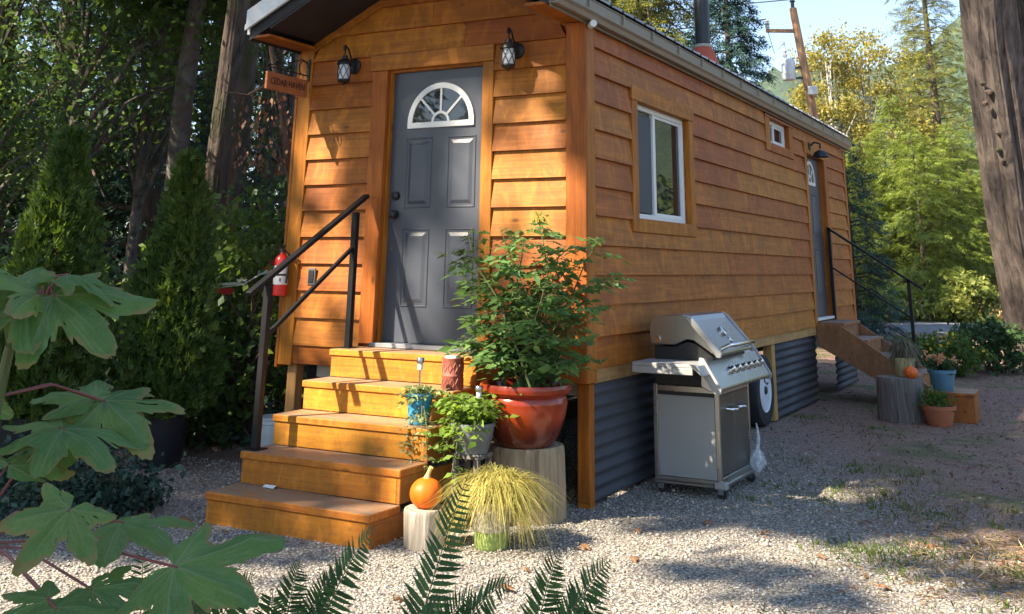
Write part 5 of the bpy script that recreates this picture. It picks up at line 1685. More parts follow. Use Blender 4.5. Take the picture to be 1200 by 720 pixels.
def gpt(px, depth):
    """ground point under picture column px at a given distance along the view axis"""
    d = ray(px, 330); p = CAM + d * depth
    return (p[0], p[1], float(ground_z(p[0], p[1])) if math.hypot(p[0], p[1]) < 55 else 0.0)

# --- big two-stemmed cedar by the road (right)
def big_trunk(name, base, pts, label, bark, roots=True, seed=1, n=48, fl=.10, group=None, ridge=0.0):
    t = thing(name, tuple(base), label, 'tree', group)
    rg = random.Random(seed)
    for (path, rs) in pts:
        mb = MB(); ph = [rg.uniform(0, 6.28) for _ in range(6)]
        P = [Vector(p) for p in path]
        SUBD = 8 if not ridge else 16
        Q = []; Rr = []
        for i in range(len(P) - 1):
            for k in range(SUBD):
                s = k / SUBD; Q.append(P[i].lerp(P[i + 1], s)); Rr.append(rs[i] * (1 - s) + rs[i + 1] * s)
        Q.append(P[-1]); Rr.append(rs[-1])
        vs = []; fs = []
        rgn = np.random.default_rng(seed + 50)
        prof_ = rgn.normal(size=n)
        for i, (q, r) in enumerate(zip(Q, Rr)):
            prof_ = prof_ * .86 + rgn.normal(size=n) * .5
            sm_ = np.where(prof_ > 0, prof_ * .45, prof_) * ridge
            for k in range(n):
                a = 2 * math.pi * k / n
                lowf = max(0, 1 - i / (1.3 * SUBD))
                w = 1 + fl * (.5 * math.sin(5 * a + ph[0] + i * .02) + .35 * math.sin(9 * a + ph[1] - i * .03) + .3 * math.sin(17 * a + ph[2] + i * .05)) + lowf ** 2 * .35 * max(0, math.sin(4 * a + ph[3])) + sm_[k]
                vs.append((q.x + r * w * math.cos(a), q.y + r * w * math.sin(a), q.z))
            if i:
                for k in range(n):
                    fs.append(((i - 1) * n + k, (i - 1) * n + (k + 1) % n, i * n + (k + 1) % n, i * n + k))
        mb.add(vs, fs); mb.build('trunk', bark, t, smooth=True)
    return t
tb = np.array(gpt(1232, 17.5)); tb[2] = 0
def col(px, py, d): return tuple(at_depth(px, py, d))
L0 = (tb[0] - .22, tb[1], -.1); R0 = (tb[0] + .75, tb[1] + .2, -.1)
ct = big_trunk('cedar_tree', tuple(tb), [
    ([L0, col(1218, 400, 17.5), col(1190, 250, 17.5), col(1163, 60, 17.4), col(1150, -80, 17.3), col(1110, -500, 17.2)], [.66, .50, .46, .42, .40, .25]),
    ([R0, col(1268, 400, 17.8), col(1240, 250, 17.8), col(1213, 60, 17.8), col(1197, -80, 17.8), col(1180, -500, 17.8)], [.8, .56, .52, .47, .44, .28])],
    'huge two stemmed cedar trunk with furrowed bark beside the road', 'bark_cedar', seed=3, n=110, ridge=.028)
for (px, py, r_) in ((1139, 98, .07), (1146, 108, .09), (1142, 121, .07), (1162, 140, .09), (1158, 156, .08), (1171, 162, .09), (1157, 176, .07), (1163, 189, .08), (1178, 214, .07), (1152, 40, .06)):
    c_ = np.array(at_depth(px + 13, py, 17.5 - .39)); r_ *= .62
    kn = MB().lathe([(.001, -1.1 * r_), (.7 * r_, -.85 * r_), (1.15 * r_, -.1 * r_), (.95 * r_, .55 * r_), (.45 * r_, .95 * r_), (.001, 1.05 * r_)], 14, tuple(c_), fn=lambda a_, h_: 1 + .22 * math.sin(3 * a_ + px) + .12 * math.sin(7 * a_))
    kn.build('knot', 'bark_fir', ct, smooth=True)

# --- unseen trees behind and beside the viewer, crowns cut to shape the dappled light
LIT = [(2.1, -1.25, 1.9, 1.7), (.8, -3.0, 1.5, .9), (.55, -.8, .6, .6), (-.1, -.15, .5, .42), (-1.05, .35, .95, .62), (-.85, -.25, .6, .42), (0, .75, .5, .5), (.2, 1.35, .45, .45), (-2.2, 1.5, .36, .75), (-.98, 2.1, .34, .75), (-1.5, 1.35, .32, .5),
       (-.40, 2.16, .42, .34), (-.30, 1.80, .42, .36), (-.32, 2.68, .34, .22), (-3.35, .35, .55, .65), (-2.6, .75, .22, .3), (-.05, 1.35, .25, .6), (2.9, .3, 1.2, .5), (3.7, -.8, .9, .5), (3.2, 1.3, .7, .3), (1.9, 1.1, .5, .2), (4.3, .4, .5, .3), (-1.2, 2.8, .5, .16), (-2.3, 2.4, .3, .4)]
_lr = np.random.default_rng(404)
for _i in range(130):                           # random gaps cut in the crowns to let sun onto the forest
    LIT.append((_lr.uniform(-16, -3.6), _lr.uniform(.2, 15), _lr.uniform(.25, .8), _lr.uniform(.3, 1.0)))
for _px, _py, _d in ((40, 40, 12.3), (90, 20, 12.3), (20, 110, 12.5), (130, 70, 13.5), (70, 90, 12), (180, 120, 14)):
    _q = at_depth(_px, _py, _d)
    LIT.append((_q[0] - SUN_A * _q[1], _q[2] + SUN_E * _q[1], .8, .8))
for _z in (1.5, 3.0, 4.5, 6.0):                # gaps cut in the crowns so sun reaches the leaning fir trunk
    _q = at_depth(250 + 5 * _z, 330 - 62 * _z, 11.4)
    LIT.append((_q[0] - SUN_A * _q[1], _q[2] + SUN_E * _q[1], .3, .7))
def keep_shade(P, rg):
    X = P[:, 0] - SUN_A * P[:, 1]; Z = P[:, 2] + SUN_E * P[:, 1]
    lit = np.zeros(len(P))
    for (cx, cz, rx, rz) in LIT:
        q = np.hypot((X - cx) / rx, (Z - cz) / rz)
        lit = np.maximum(lit, np.clip((1.12 - q) / .22, 0, 1))
    for (cx, cz, rx, rz) in ((1.85, -.85, .5, .10), (2.9, -1.55, .4, .11), (2.4, -.25, .5, .10), (3.2, -.6, .35, .10), (2.3, -1.3, .25, .08), (3.1, .25, .4, .10)):  # leaves kept inside the gaps to lay shadow bands on the gravel
        q = np.hypot((X - cx) / rx, (Z - cz + .25 * (X - cx)) / rz)
        lit *= np.clip((q - .8) / .4, 0, 1)
    lit *= .995
    return rg.uniform(0, 1, len(P)) > lit
def limb_ok(pts, rg):
    return bool(np.all(keep_shade(np.array(pts), rg)))

def shade_tree(x, y, H, R, seed, n, label, size=.34):
    rg = np.random.default_rng(seed)
    t = thing('unseen_shade_tree', (x, y, 0), label, 'tree', 'tall unseen trees shading the yard')
    tk = MB().tube([(x, y, -.05), (x + .1, y, H * .4), (x, y + .1, H * .9)], [.34, .24, .05], 12)
    z0, z1 = H * .26, H
    zc, hz = (z0 + z1) / 2, (z1 - z0) / 2
    nc = 70
    C = rnd_dirs(nc, rg) * (rg.uniform(.15, 1, nc) ** .4)[:, None] * [R, R, hz] + [x, y, zc]
    for c in C[::3]:
        p0 = np.array([x, y, max(z0 * .9, c[2] * .75)])
        if limb_ok([p0 + (c - p0) * s_ for s_ in (.15, .3, .45, .6, .8, 1)], rg):
            tk.tube([tuple(p0), tuple((p0 + c) / 2 + [0, 0, .3]), tuple(c)], [.09, .05, .015], 5, cap=False)
    tk.build('trunk', 'bark_fir', t, smooth=True)
    P = C[rg.integers(0, nc, n)] + rg.normal(size=(n, 3)) * [R * .2, R * .2, hz * .12]
    P = P[P[:, 2] > z0 * .8]
    P = P[keep_shade(P, rg)]
    m_ = len(P)
    v, f = scatter(*RHOMB, P, rnd_dirs(m_, rg) - [0, 0, .2], rnd_dirs(m_, rg) + [0, 0, .6], rg.uniform(.6, 1.3, m_) * size)
    np_mesh('crown', v, f, 'leaf_green', t)
for i, (x, y, H, R, n) in enumerate([(-20.5, -13, 26, 3.6, 2200), (-15.5, -14.5, 27, 3.6, 3000), (-12.1, -12, 24, 4.9, 14500), (-14.0, -14.8, 27, 5.2, 14000), (-3.5, -12.6, 24, 4.3, 13000), (-2.5, -15, 26, 3.2, 7000), (1.2, -14.5, 21, 2.6, 3000),
                                     (-22, -4.5, 24, 3.8, 2600), (-27, 0, 26, 4, 2400), (-17.5, -6.5, 20, 3.0, 2200), (-31, 6, 26, 4, 2000), (-14.7, -16, 38, 4.8, 6000), (-6, -17, 38, 4.2, 6000), (-2.5, -18, 36, 3.2, 4000)]):
    shade_tree(x, y, H, R, 100 + i, n, 'tall broad leaved tree out of view with crown shaped to dapple the light')

# --- forest left of the house
big_trunk('fir_tree', gpt(250, 11.5), [([(*gpt(246, 11.5)[:2], -.1), col(243, 300, 11.5), col(256, 180, 11.5), col(268, 90, 11.5), col(281, -5, 11.5), col(300, -160, 11.5), col(325, -500, 11.5)], [.24, .145, .125, .12, .12, .115, .06])],
          'thick furrowed fir trunk leaning over the shrubs left of the house', 'bark_fir', seed=5, n=70, fl=.05, ridge=.03)
big_trunk('fir_tree', gpt(276, 13), [([(*gpt(268, 13)[:2], -.1), col(268, 250, 13), col(282, 130, 13), col(293, 30, 13), col(303, -150, 13), col(320, -500, 13)], [.26, .17, .14, .13, .12, .05])],
          'dark slender fir trunk close behind the thick leaning trunk', 'bark_fir', seed=6, n=50, fl=.05, ridge=.03)
big_trunk('alder_tree', gpt(205, 13), [([(*gpt(203, 13)[:2], -.1), col(205, 230, 13), col(213, 130, 13), col(224, 50, 13), col(236, -20, 13), col(262, -300, 13)], [.18, .135, .125, .115, .105, .05])],
          'mottled grey alder trunk between the thuja and the fir trunks', 'bark_mottled', seed=7, n=28, fl=.03)
big_trunk('fir_tree', gpt(-6, 14), [([(*gpt(-12, 14)[:2], -.1), col(-8, 200, 14), col(0, 60, 14), col(8, -100, 14), col(20, -400, 14)], [.25, .16, .15, .13, .06])],
          'dark fir trunk at the far edge of the forest beyond the sunlit thuja', 'bark_fir', seed=8, n=28, fl=.05)
def add_boughs(t, c, R, hz, n, mat, seed, size=.28):
    rg = np.random.default_rng(seed)
    nc = 26
    C = rnd_dirs(nc, rg) * (rg.uniform(.1, 1, nc) ** .5)[:, None] * [R, R, hz] + np.asarray(c)
    P = C[rg.integers(0, nc, n)] + rg.normal(size=(n, 3)) * [.4, .4, .22]
    v, f = scatter(*SPRAY, P, rnd_dirs(n, rg) * [1, 1, .3] - [0, 0, .35], rnd_dirs(n, rg) * .5 + [0, 0, 1], rg.uniform(.6, 1.3, n) * size)
    np_mesh('crown', v, f, mat, t)
for o, px, py, d, s_ in ((bpy.data.objects['fir_tree'], 300, -260, 12, 1), (bpy.data.objects['fir_tree.001'], 306, -320, 13.5, 2), (bpy.data.objects['alder_tree'], 240, -140, 13, 3), (bpy.data.objects['fir_tree.002'], 20, -260, 14, 4)):
    add_boughs(o, at_depth(px, py, d), 2.2, 1.8, 2600, 'conifer_dark' if s_ != 3 else 'leaf_green', 300 + s_)
# the dead bough with hanging lichen seen under the sign
twig = thing('dead_branch_tree', gpt(330, 10.5), 'thin bare tree with brown hanging cones beyond the sign', 'tree')
mb = MB().tube([gpt(340, 10.5), col(345, 250, 10.5), col(330, 130, 10.5), col(318, 60, 10.5), col(312, -60, 10.5)], [.05, .04, .03, .022, .01], 8)
mb.tube([col(322, 95, 10.5), col(290, 112, 10.3), col(262, 108, 10.1)], [.02, .014, .006], 6)
mb.build('trunk', 'twig', twig, smooth=True)
rg = np.random.default_rng(77); n = 230
P = np.array([at_depth(rg.uniform(268, 342), 0, 1) * 0 + at_depth(rg.uniform(272, 342), rg.uniform(108, 200), 10.4 + rg.normal() * .25) for _ in range(n)])
v, f = scatter(*RHOMB, P, rnd_dirs(n, rg) * .3 - [0, 0, 1], rnd_dirs(n, rg), rg.uniform(.03, .075, n))
np_mesh('crown', v, f, 'litter', twig)

LG = 'dark conifers of the left hand forest'
for i, (px, d, H, R, mat, n, sz) in enumerate([(-150, 17, 19, 3.2, 'conifer_dark', 5200, .34), (-40, 20, 20, 3.2, 'conifer_dark', 5200, .34), (40, 16, 17, 2.6, 'conifer_blue', 5200, .30), (110, 19, 20, 2.9, 'conifer_dark', 5200, .32), (165, 15.5, 15, 2.3, 'conifer_blue', 5200, .28),
                                               (230, 22, 20, 3.2, 'conifer_dark', 5200, .34), (300, 19, 16, 2.8, 'conifer_blue', 5200, .30), (350, 25, 21, 3.2, 'conifer_dark', 5200, .34), (440, 27, 20, 3.4, 'conifer_dark', 4500, .38), (560, 28, 20, 3.4, 'conifer_dark', 4500, .38)]):
    conifer('conifer_tree', gpt(px, d), H, R, ('blue green' if mat == 'conifer_blue' else 'dark green') + ' shaded conifer standing in the forest beyond the thujas', 'tree', mat, 'bark_fir', 400 + i, n=n, size=sz, t0=.05, group=LG)
for i, (px, d, H, R, mat, n, sz, t0, lab) in enumerate([
        (60, 12.5, 7.5, 2.2, 'leaf_green', 7500, .085, .28, 'vine maple with small sunlit leaves above the sunlit thuja'),
        (-60, 12, 6.5, 2.2, 'leaf_dark', 7500, .09, .2, 'dark leaved tree at the forest edge behind the maple sapling'),
        (150, 14, 9.0, 2.3, 'leaf_green', 7500, .085, .35, 'tall understory maple between the two thujas'),
        (325, 13.5, 9, 2.0, 'leaf_green', 7500, .085, .3, 'light green maple beyond the hanging sign')]):
    broadleaf('maple_tree', gpt(px, d), H, R, lab, 'tree', mat, 'bark_mottled', 500 + i, n=n, size=sz, t0=t0, trunk_r=.09, nclump=46)
for i, (px, d, H, R, mat, n, lab) in enumerate([
        (300, 9.3, 1.95, .95, 'leaf_green', 4200, 'sunlit green bush beside the house behind the fire extinguisher'),
        (262, 10.2, 1.9, .9, 'leaf_green', 3600, 'leafy bush at the foot of the thick leaning fir trunk'),
        (130, 9.3, 1.5, .8, 'leaf_green', 2200, 'bright leaved bush in the gap between the two thujas'),
        (215, 9.0, 1.2, .8, 'leaf_dark', 3000, 'dark bush behind the shaded thuja'),
        (20, 10, 1.8, 1.1, 'leaf_dark', 3000, 'dark bush behind the sunlit thuja'),
        (60, 18, 4.2, 2.2, 'leaf_dark', 5200, 'tall dark thicket deep in the forest beyond the sunlit thuja'),
        (165, 20, 4.6, 2.2, 'leaf_dark', 5200, 'tall dark thicket deep in the forest beyond the gap between the thujas'),
        (-40, 19, 4.4, 2.2, 'leaf_dark', 4000, 'tall dark thicket deep in the forest beyond the maple sapling'),
        (345, 12, 2.6, 1.2, 'leaf_dark', 3000, 'tall dark bush close to the rear of the house wall')]):
    broadleaf('bush', gpt(px, d), H, R, lab, 'bush', mat, 'twig', 560 + i, n=n, size=.085 if d < 15 else .17, t0=.05, trunk_r=.025, nclump=34, stems=3, csize=.22)
broadleaf('low_shrub', (*gpt(105, 6.6)[:2], 0), .34, .52, 'low blue green shrub at the foot of the black planters', 'shrub', 'ivy', 'twig', 590, n=2600, size=.05, t0=.02, trunk_r=.012, nclump=26, stems=2, csize=.25)
broadleaf('low_shrub', (*gpt(150, 6.75)[:2], 0), .22, .36, 'low dark shrub on the gravel edge beside the shaded planter', 'shrub', 'ivy', 'twig', 591, n=1500, size=.045, t0=.02, trunk_r=.01, nclump=18, stems=2, csize=.25)
# ivy carpet
rg = np.random.default_rng(12)
n = 8500
x = rg.uniform(-7.5, -2.75, n); y = rg.uniform(.15, 5.5, n)
k = (y > .25 + .25 * np.sin(x * 3)) & (np.hypot(x + 2.86, y - .3) > .2)
x, y = x[k], y[k]; n = len(x)
P = np.stack([x, y, ground_z(x, y) + .03 + .16 * np.abs(np.sin(x * 2.1) * np.cos(y * 1.7)) * rg.uniform(0, 1, n) + rg.uniform(0, .08, n)], -1)
v, f = scatter(*LEAF, P, rnd_dirs(n, rg) * [1, 1, .3], rnd_dirs(n, rg) * .45 + [0.1, -.3, 1], rg.uniform(.06, .11, n) * 1.0)
v = v
tag(np_mesh('ivy_carpet', v, f, 'ivy'), 'dark ivy ground cover behind the stairs', 'ivy', kind='stuff')
# red and white bunting half hidden among the bushes behind the house
bt = thing('bunting', tuple(at_depth(285, 345, 8.9)), 'red and white fabric bunting hung in the bushes behind the fire extinguisher', 'bunting')
D_ = 9.15
pts = [col(236, 336, D_), col(258, 337, D_), col(284, 334, D_), col(305, 322, D_), (col(334, 303, D_))]
MB().tube(pts, .006, 5).build('cord', 'white_paper', bt)
for (a, b_, mat, dz) in (((240, 337), (274, 338), 'red_paint', 7), ((238, 333), (290, 330), 'white_paper', 3), ((303, 318), (324, 314), 'white_paper', 5), ((318, 305), (334, 303), 'red_paint', 7), ((311, 312), (320, 311), 'red_paint', 5)):
    p, q = np.array(col(*a, D_)), np.array(col(*b_, D_)); h = np.array([0, 0, dz / 1197 * D_])
    MB().add([p, q, q - h, p - h * .9], [(0, 1, 2, 3)]).build('cloth_strip', mat, bt, solid=.006)
s_ = MB(); c = np.array(col(283, 330, D_ - .03))
star = []
for i in range(10):
    r_ = .055 if i % 2 == 0 else .024
    a = math.pi / 2 + i * math.pi / 5
    star.append(tuple(c + CR * r_ * math.cos(a) + np.array([0, 0, 1]) * r_ * math.sin(a)))
s_.add(star + [tuple(c)], [(10, i, (i + 1) % 10) for i in range(10)]); s_.build('star', 'white_paper', bt, solid=.005)

# --- trees behind the house and across the road
conifer('cedar_tree', gpt(762, 24), 15.5, 3.0, 'yellow green cedar rising behind the roof and stovepipe', 'tree', 'conifer_olive', 'bark_cedar', 601, n=17000, size=.34, t0=.15, droop=.5)
conifer('cedar_tree', gpt(700, 27), 17, 3.4, 'olive green cedar behind the front half of the roof', 'tree', 'conifer_mid', 'bark_cedar', 602, n=11000, size=.36, t0=.15, droop=.5)
conifer('spruce_tree', gpt(866, 22), 9.3, 2.1, 'dark blue green spruce behind the roof between stovepipe and pole', 'tree', 'conifer_blue', 'bark_fir', 603, n=12500, size=.30, t0=.1, droop=.45)
conifer('spruce_tree', gpt(895, 27), 6.6, 1.7, 'short dark spruce below the utility pole', 'tree', 'conifer_blue', 'bark_fir', 604, n=5000, size=.30, t0=.05, droop=.3)
conifer('spruce_tree', gpt(1000, 24), 5.0, 1.3, 'narrow dark spruce at the rear corner of the house', 'tree', 'conifer_blue', 'bark_fir', 605, n=3500, size=.26, t0=.02, droop=.3)
for i, (px, d, H, R, lab) in enumerate([(990, 43, 12.0, 2.1, 'golden autumn maple right of the utility pole'), (1035, 44, 13.0, 2.4, 'tall golden autumn maple with its top against the mountain'), (962, 41, 8.8, 1.7, 'yellow autumn maple behind the utility pole base')]):
    broadleaf('autumn_maple', gpt(px, d), H, R, lab, 'tree', 'leaf_yellow', 'bark_pale', 620 + i, n=13000, size=.155, t0=.10, trunk_r=.13, nclump=60, stems=3, csize=.22)
for i, (px, d, H, R, mat, lab) in enumerate([
        (1118, 48, 21, 3.4, 'conifer_olive', 'very tall olive green conifer beside the huge cedar trunk'), (1100, 56, 16, 3.4, 'conifer_olive', 'tall grey green conifer between golden maple and huge trunk'),
        (1062, 38, 8.2, 2.4, 'conifer_bright', 'bright green young conifer below the golden maple'), (1020, 36, 6.2, 2.6, 'conifer_bright', 'bright bushy hemlock near the rear corner of the house'),
        (1085, 34.5, 6.3, 3.0, 'conifer_bright', 'wide bright hemlock with layered boughs across the road'), (1135, 36, 6.8, 2.8, 'conifer_bright', 'bright hemlock beside the huge cedar trunk'),
        (1200, 40, 14, 4.2, 'conifer_mid', 'green conifer hidden behind the huge cedar trunk'), (1270, 38, 13, 4.2, 'conifer_mid', 'green conifer past the huge cedar trunk')]):
    conifer('hemlock_tree', gpt(px, d), H, R, lab, 'tree', mat, 'bark_fir', 640 + i, n=8000 if H < 9 else (12000 if px < 1150 else 3500), size=.34 if H < 9 else .42, t0=.02, droop=.28, power=.6)
for i, (px, d, H, R, mat, lab) in enumerate([(1015, 31.5, .9, .9, 'leaf_lime', 'yellow green roadside bush near the rear corner of the house'), (1060, 32.5, .8, 1.0, 'conifer_bright', 'low green roadside bush below the side handrail'),
                                              (1135, 31.5, 1.5, .8, 'leaf_lime', 'yellow leaved roadside bush beside the huge cedar trunk'), (1095, 32.5, .9, 1.0, 'conifer_bright', 'low green roadside bush between two yellow bushes')]):
    broadleaf('roadside_bush', gpt(px, d), H, R, lab, 'bush', mat, 'twig', 660 + i, n=2200, size=.16, t0=.02, trunk_r=.03, nclump=30, stems=3, csize=.25)
for i, (px, d, H, R, lab) in enumerate([(1100, 15.5, .58, .5, 'dark green yard bush with yellow flowers beside the road'), (1152, 16.2, .78, .55, 'dark green yard bush at the foot of the huge cedar trunk'), (1072, 16.5, .42, .4, 'low green yard bush behind the flower pots')]):
    t = broadleaf('yard_bush', gpt(px, d), H, R, lab, 'bush', 'leaf_green' if i != 1 else 'leaf_dark', 'twig', 680 + i, n=2600, size=.085, t0=.02, trunk_r=.02, nclump=30, stems=3, csize=.25)
    if i == 0:
        rg = np.random.default_rng(5); n = 36
        c = np.array(gpt(1110, 15.3)) + [0, 0, .5]
        v, f = scatter(*RHOMB, c + rg.normal(size=(n, 3)) * [.22, .22, .10], rnd_dirs(n, rg), rnd_dirs(n, rg), .07)
        tag(np_mesh('flower', v, f, 'flower_yellow', t), kind='stuff')
# distant wood closing the horizon
rg = np.random.default_rng(31)
parts = []
for i in range(150):
    a = rad(rg.uniform(-75, 32)) if i < 90 else rad(rg.uniform(40, 280)); d = rg.uniform(62, 110) if i < 90 else rg.uniform(30, 60)
    bx_, by_ = CAM[0] + d * math.sin(a), CAM[1] + d * math.cos(a)
    if i >= 90: H = rg.uniform(10, 16)
    elif math.degrees(a) > -20: H = rg.uniform(4.5, 7.5)
    else: H = rg.uniform(16, 26)
    n = 300; h = rg.uniform(0.02, 1, n) ** 1.2; ang = rg.uniform(0, 6.28, n); R_ = H * .17 * (1 - h) ** .8 * rg.uniform(.4, 1, n) ** .5 + .1
    P = np.stack([bx_ + R_ * np.cos(ang), by_ + R_ * np.sin(ang), h * H], -1)
    out = np.stack([np.cos(ang), np.sin(ang), -.5 * np.ones(n)], -1) + rg.normal(size=(n, 3)) * .3
    parts.append(scatter(*SPRAY3, P, out, np.array([0, 0, 1.]) + rg.normal(size=(n, 3)) * .4, rg.uniform(.6, 1.3, n) * .85))
v, f = cat_mesh(parts)
tag(np_mesh('distant_wood', v, f, 'conifer_mid'), 'far wood of conifers closing the view behind the trees', 'wood', kind='stuff')

# --- utility pole
pb_ = at_depth(955, 165, 33); pt_ = at_depth(929, 10, 33)
dirp = (pt_ - pb_); k = pb_[2] / dirp[2]
pbase = pb_ - dirp * k; pbase[2] = 0
pbase = np.array([pt_[0] + CR[0] * 1.2, pt_[1] + CR[1] * 1.2, 0.0])
up_ = thing('utility_pole', tuple(pbase), 'wooden utility pole with a grey transformer behind the house', 'utility pole')
def onp(z): return pbase + (pt_ - pbase) * (z / pt_[2])
MB().tube([tuple(onp(z)) for z in np.linspace(0, pt_[2], 6)], [.16, .15, .145, .14, .13, .12], 14).build('pole', 'bark_pole', up_, smooth=True)
zt = pt_[2]
left = -CR * np.array([1, 1, 0]); left /= np.linalg.norm(left)
ca = onp(zt - .75)
MB().bar(tuple(ca), tuple(ca + left * 1.0), .09, .11).build('cross_arm', 'bark_pole', up_)
ins = ca + left * .95
MB().lathe([(.05, .05), (.08, .12), (.05, .17), (.09, .22), (.05, .27), (.08, .32), (.02, .38)], 12, tuple(ins)).build('insulator', 'transformer_grey', up_, smooth=True)
MB().lathe([(.06, 0), (.06, .2), (.10, .22), (.05, .3), (.02, .34)], 12, (pt_[0], pt_[1], zt)).build('insulator', 'wire', up_, smooth=True)
tc_ = onp(zt - 2.0) + left * .52
tr_ = MB().lathe([(.02, -.34), (.20, -.34), (.215, -.31), (.215, .28), (.19, .32), (.02, .35)], 24, tuple(tc_)).build('transformer', 'transformer_grey', up_, smooth=True)
MB().lathe([(.05, .38), (.07, .46), (.045, .52), (.07, .58), (.04, .66), (.015, .9)], 12, tuple(tc_ + left * .08)).build('bushing', 'transformer_grey', tr_, smooth=True)
MB().bar(tuple(onp(zt - 1.9)), tuple(tc_), .12, .06).bar(tuple(onp(zt - 2.25)), tuple(tc_ - [0, 0, .3]), .12, .06).build('bracket', 'wire', tr_)
MB().tube([tuple(ins), tuple(ins * .5 + tc_ * .5 + left * .12 - np.array([0, 0, .1])), tuple(tc_ + left * .08 + [0, 0, .85])], .012, 5).build('jumper_wire', 'wire', up_)
for dz, dx in ((2.7, .16), (5.4, .2), (5.7, -.2)):
    p = onp(zt - dz)
    MB().box(p[0] - .14 + dx, p[0] + .14 + dx, p[1] - .25, p[1] - .1, p[2] - .14, p[2] + .14).build('cable_box', 'transformer_grey', up_, bevel=.02)
MB().lathe([(.20, -.05), (.42, -.03), (.42, .03), (.20, .05)], 18, tuple(onp(zt - 5.3))).build('cable_coil', 'wire', up_)
far = np.array([pt_[0] - 55, pt_[1] - 4, zt + 4.5])
for (s, e, sag) in ((np.array([pt_[0], pt_[1], zt + .3]), far, 1.2), (ins + [0, 0, .38], far + [0, 1, -.9], 1.4), (onp(zt - 5.2), far - [0, 0, 6], 1.0)):
    MB().tube([tuple(s + (e - s) * t_ - np.array([0, 0, sag * 4 * t_ * (1 - t_)])) for t_ in np.linspace(0, 1, 14)], .022, 5).build('overhead_wire', 'wire', up_)

# ================================================================== GROUND COVER
rg = np.random.default_rng(21)
def gravel_w(x, y):
    d = .75 * x + .42 * y
    return np.clip((2.3 - d) / 1.5, 0.04, 1)
# loose stones
n = 84000
x = rg.uniform(-4.2, 4.6, n); y = rg.uniform(-4.6, 3.6, n)
near = np.hypot(x - CAM[0], y - CAM[1])
k = (rg.uniform(0, 1, n) < gravel_w(x, y) * np.clip(1.4 - y * .22, .25, 1)) & ~((x > -1.82) & (x < -.63) & (y > -1.45) & (y < 0))
k &= ~((x < -2.6) & (y > .1))
x, y = x[k], y[k]; n = len(x)
s = rg.gamma(3, .0015, n) + .0032
oct_v = np.array([(1, 0, 0), (-.9, .1, 0), (.1, .9, .1), (0, -1, 0), (0, .1, .75), (.1, 0, -.6)]); oct_f = np.array([(0, 2, 4), (2, 1, 4), (1, 3, 4), (3, 0, 4), (2, 0, 5), (1, 2, 5), (3, 1, 5), (0, 3, 5)])
P = np.stack([x, y, ground_z(x, y) + s * .25], -1)
v, f = scatter(oct_v, oct_f, P, rnd_dirs(n, rg) * [1, 1, .35], rnd_dirs(n, rg) * .4 + [0, 0, 1], np.stack([s * rg.uniform(.8, 1.3, n), s * rg.uniform(.6, 1.1, n), s * rg.uniform(.6, 1, n)], -1))
m, nt, b = new_mat('gravel_stone')
g = nt.nodes.new('ShaderNodeNewGeometry')
cc = ramp(nt, g.outputs['Random Per Island'], [(0.0, (0.16, 0.145, 0.125)), (.45, (.34, .31, .265)), (.8, (.46, .425, .37)), (1, (.60, .56, .50))])
nn = noise(nt, pos_node(nt, False), 2.2, 4)
nt.links.new(mixc(nt, mth(nt, 'MULTIPLY', ramp(nt, nn, [(.45, (0, 0, 0)), (.7, (1, 1, 1))]), .35), cc, (.26, .19, .13)), b.inputs['Base Color'])
b.inputs['Roughness'].default_value = .9
MATS['gravel_stone'] = m
tag(np_mesh('gravel', v, f, 'gravel_stone'), 'loose grey gravel in front of the house', 'gravel', kind='stuff')
# needle and bark litter
n = 42000
x = rg.uniform(-5, 8, n); y = rg.uniform(-4, 17, n)
dd = .75 * x + .42 * y
k = (rg.uniform(0, 1, n) < np.clip((dd - .6) / 2.2, .03, 1)) & ~((x > -2.6) & (x < 0.05) & (y > -.05) & (y < 9.1)) & ~((x > -1.85) & (x < -.6) & (y > -1.5) & (y < 0))
x, y = x[k], y[k]; n = len(x)
P = np.stack([x, y, ground_z(x, y) + rg.uniform(.003, .016, n)], -1)
v, f = scatter(*RHOMB, P, rnd_dirs(n, rg) * [1, 1, .25], rnd_dirs(n, rg) * .45 + [0, 0, 1], np.stack([rg.uniform(.02, .06, n), rg.uniform(.012, .04, n), rg.uniform(.02, .05, n)], -1))
tag(np_mesh('leaf_litter', v, f, 'litter'), 'reddish bark and needle litter covering the yard beside the house', 'litter', kind='stuff')
# grass tufts on the yard
def tufts(cs, per, h, mat, name, label, cat, spread=.12):
    V = []; F = []
    for (cx, cy) in cs:
        for i in range(per):
            a = rg.uniform(0, 6.28); r_ = abs(rg.normal()) * spread
            bx_, by_ = cx + r_ * math.cos(a), cy + r_ * math.sin(a)
            bz_ = float(ground_z(bx_, by_))
            hh = h * rg.uniform(.5, 1.2); ln = rg.normal(size=2) * hh * .5; w = .0035 * (1 + h * 3)
            o = len(V); sa = rg.uniform(0, 3.14); sx, sy = w * math.cos(sa), w * math.sin(sa)
            V += [(bx_ - sx, by_ - sy, bz_), (bx_ + sx, by_ + sy, bz_), (bx_ + ln[0] * .4 + sx * .7, by_ + ln[1] * .4 + sy * .7, bz_ + hh * .6), (bx_ + ln[0], by_ + ln[1], bz_ + hh)]
            F += [(o, o + 1, o + 2), (o, o + 2, o + 3)]
    return tag(np_mesh(name, V, F, mat), label, cat, kind='stuff')
cs = []
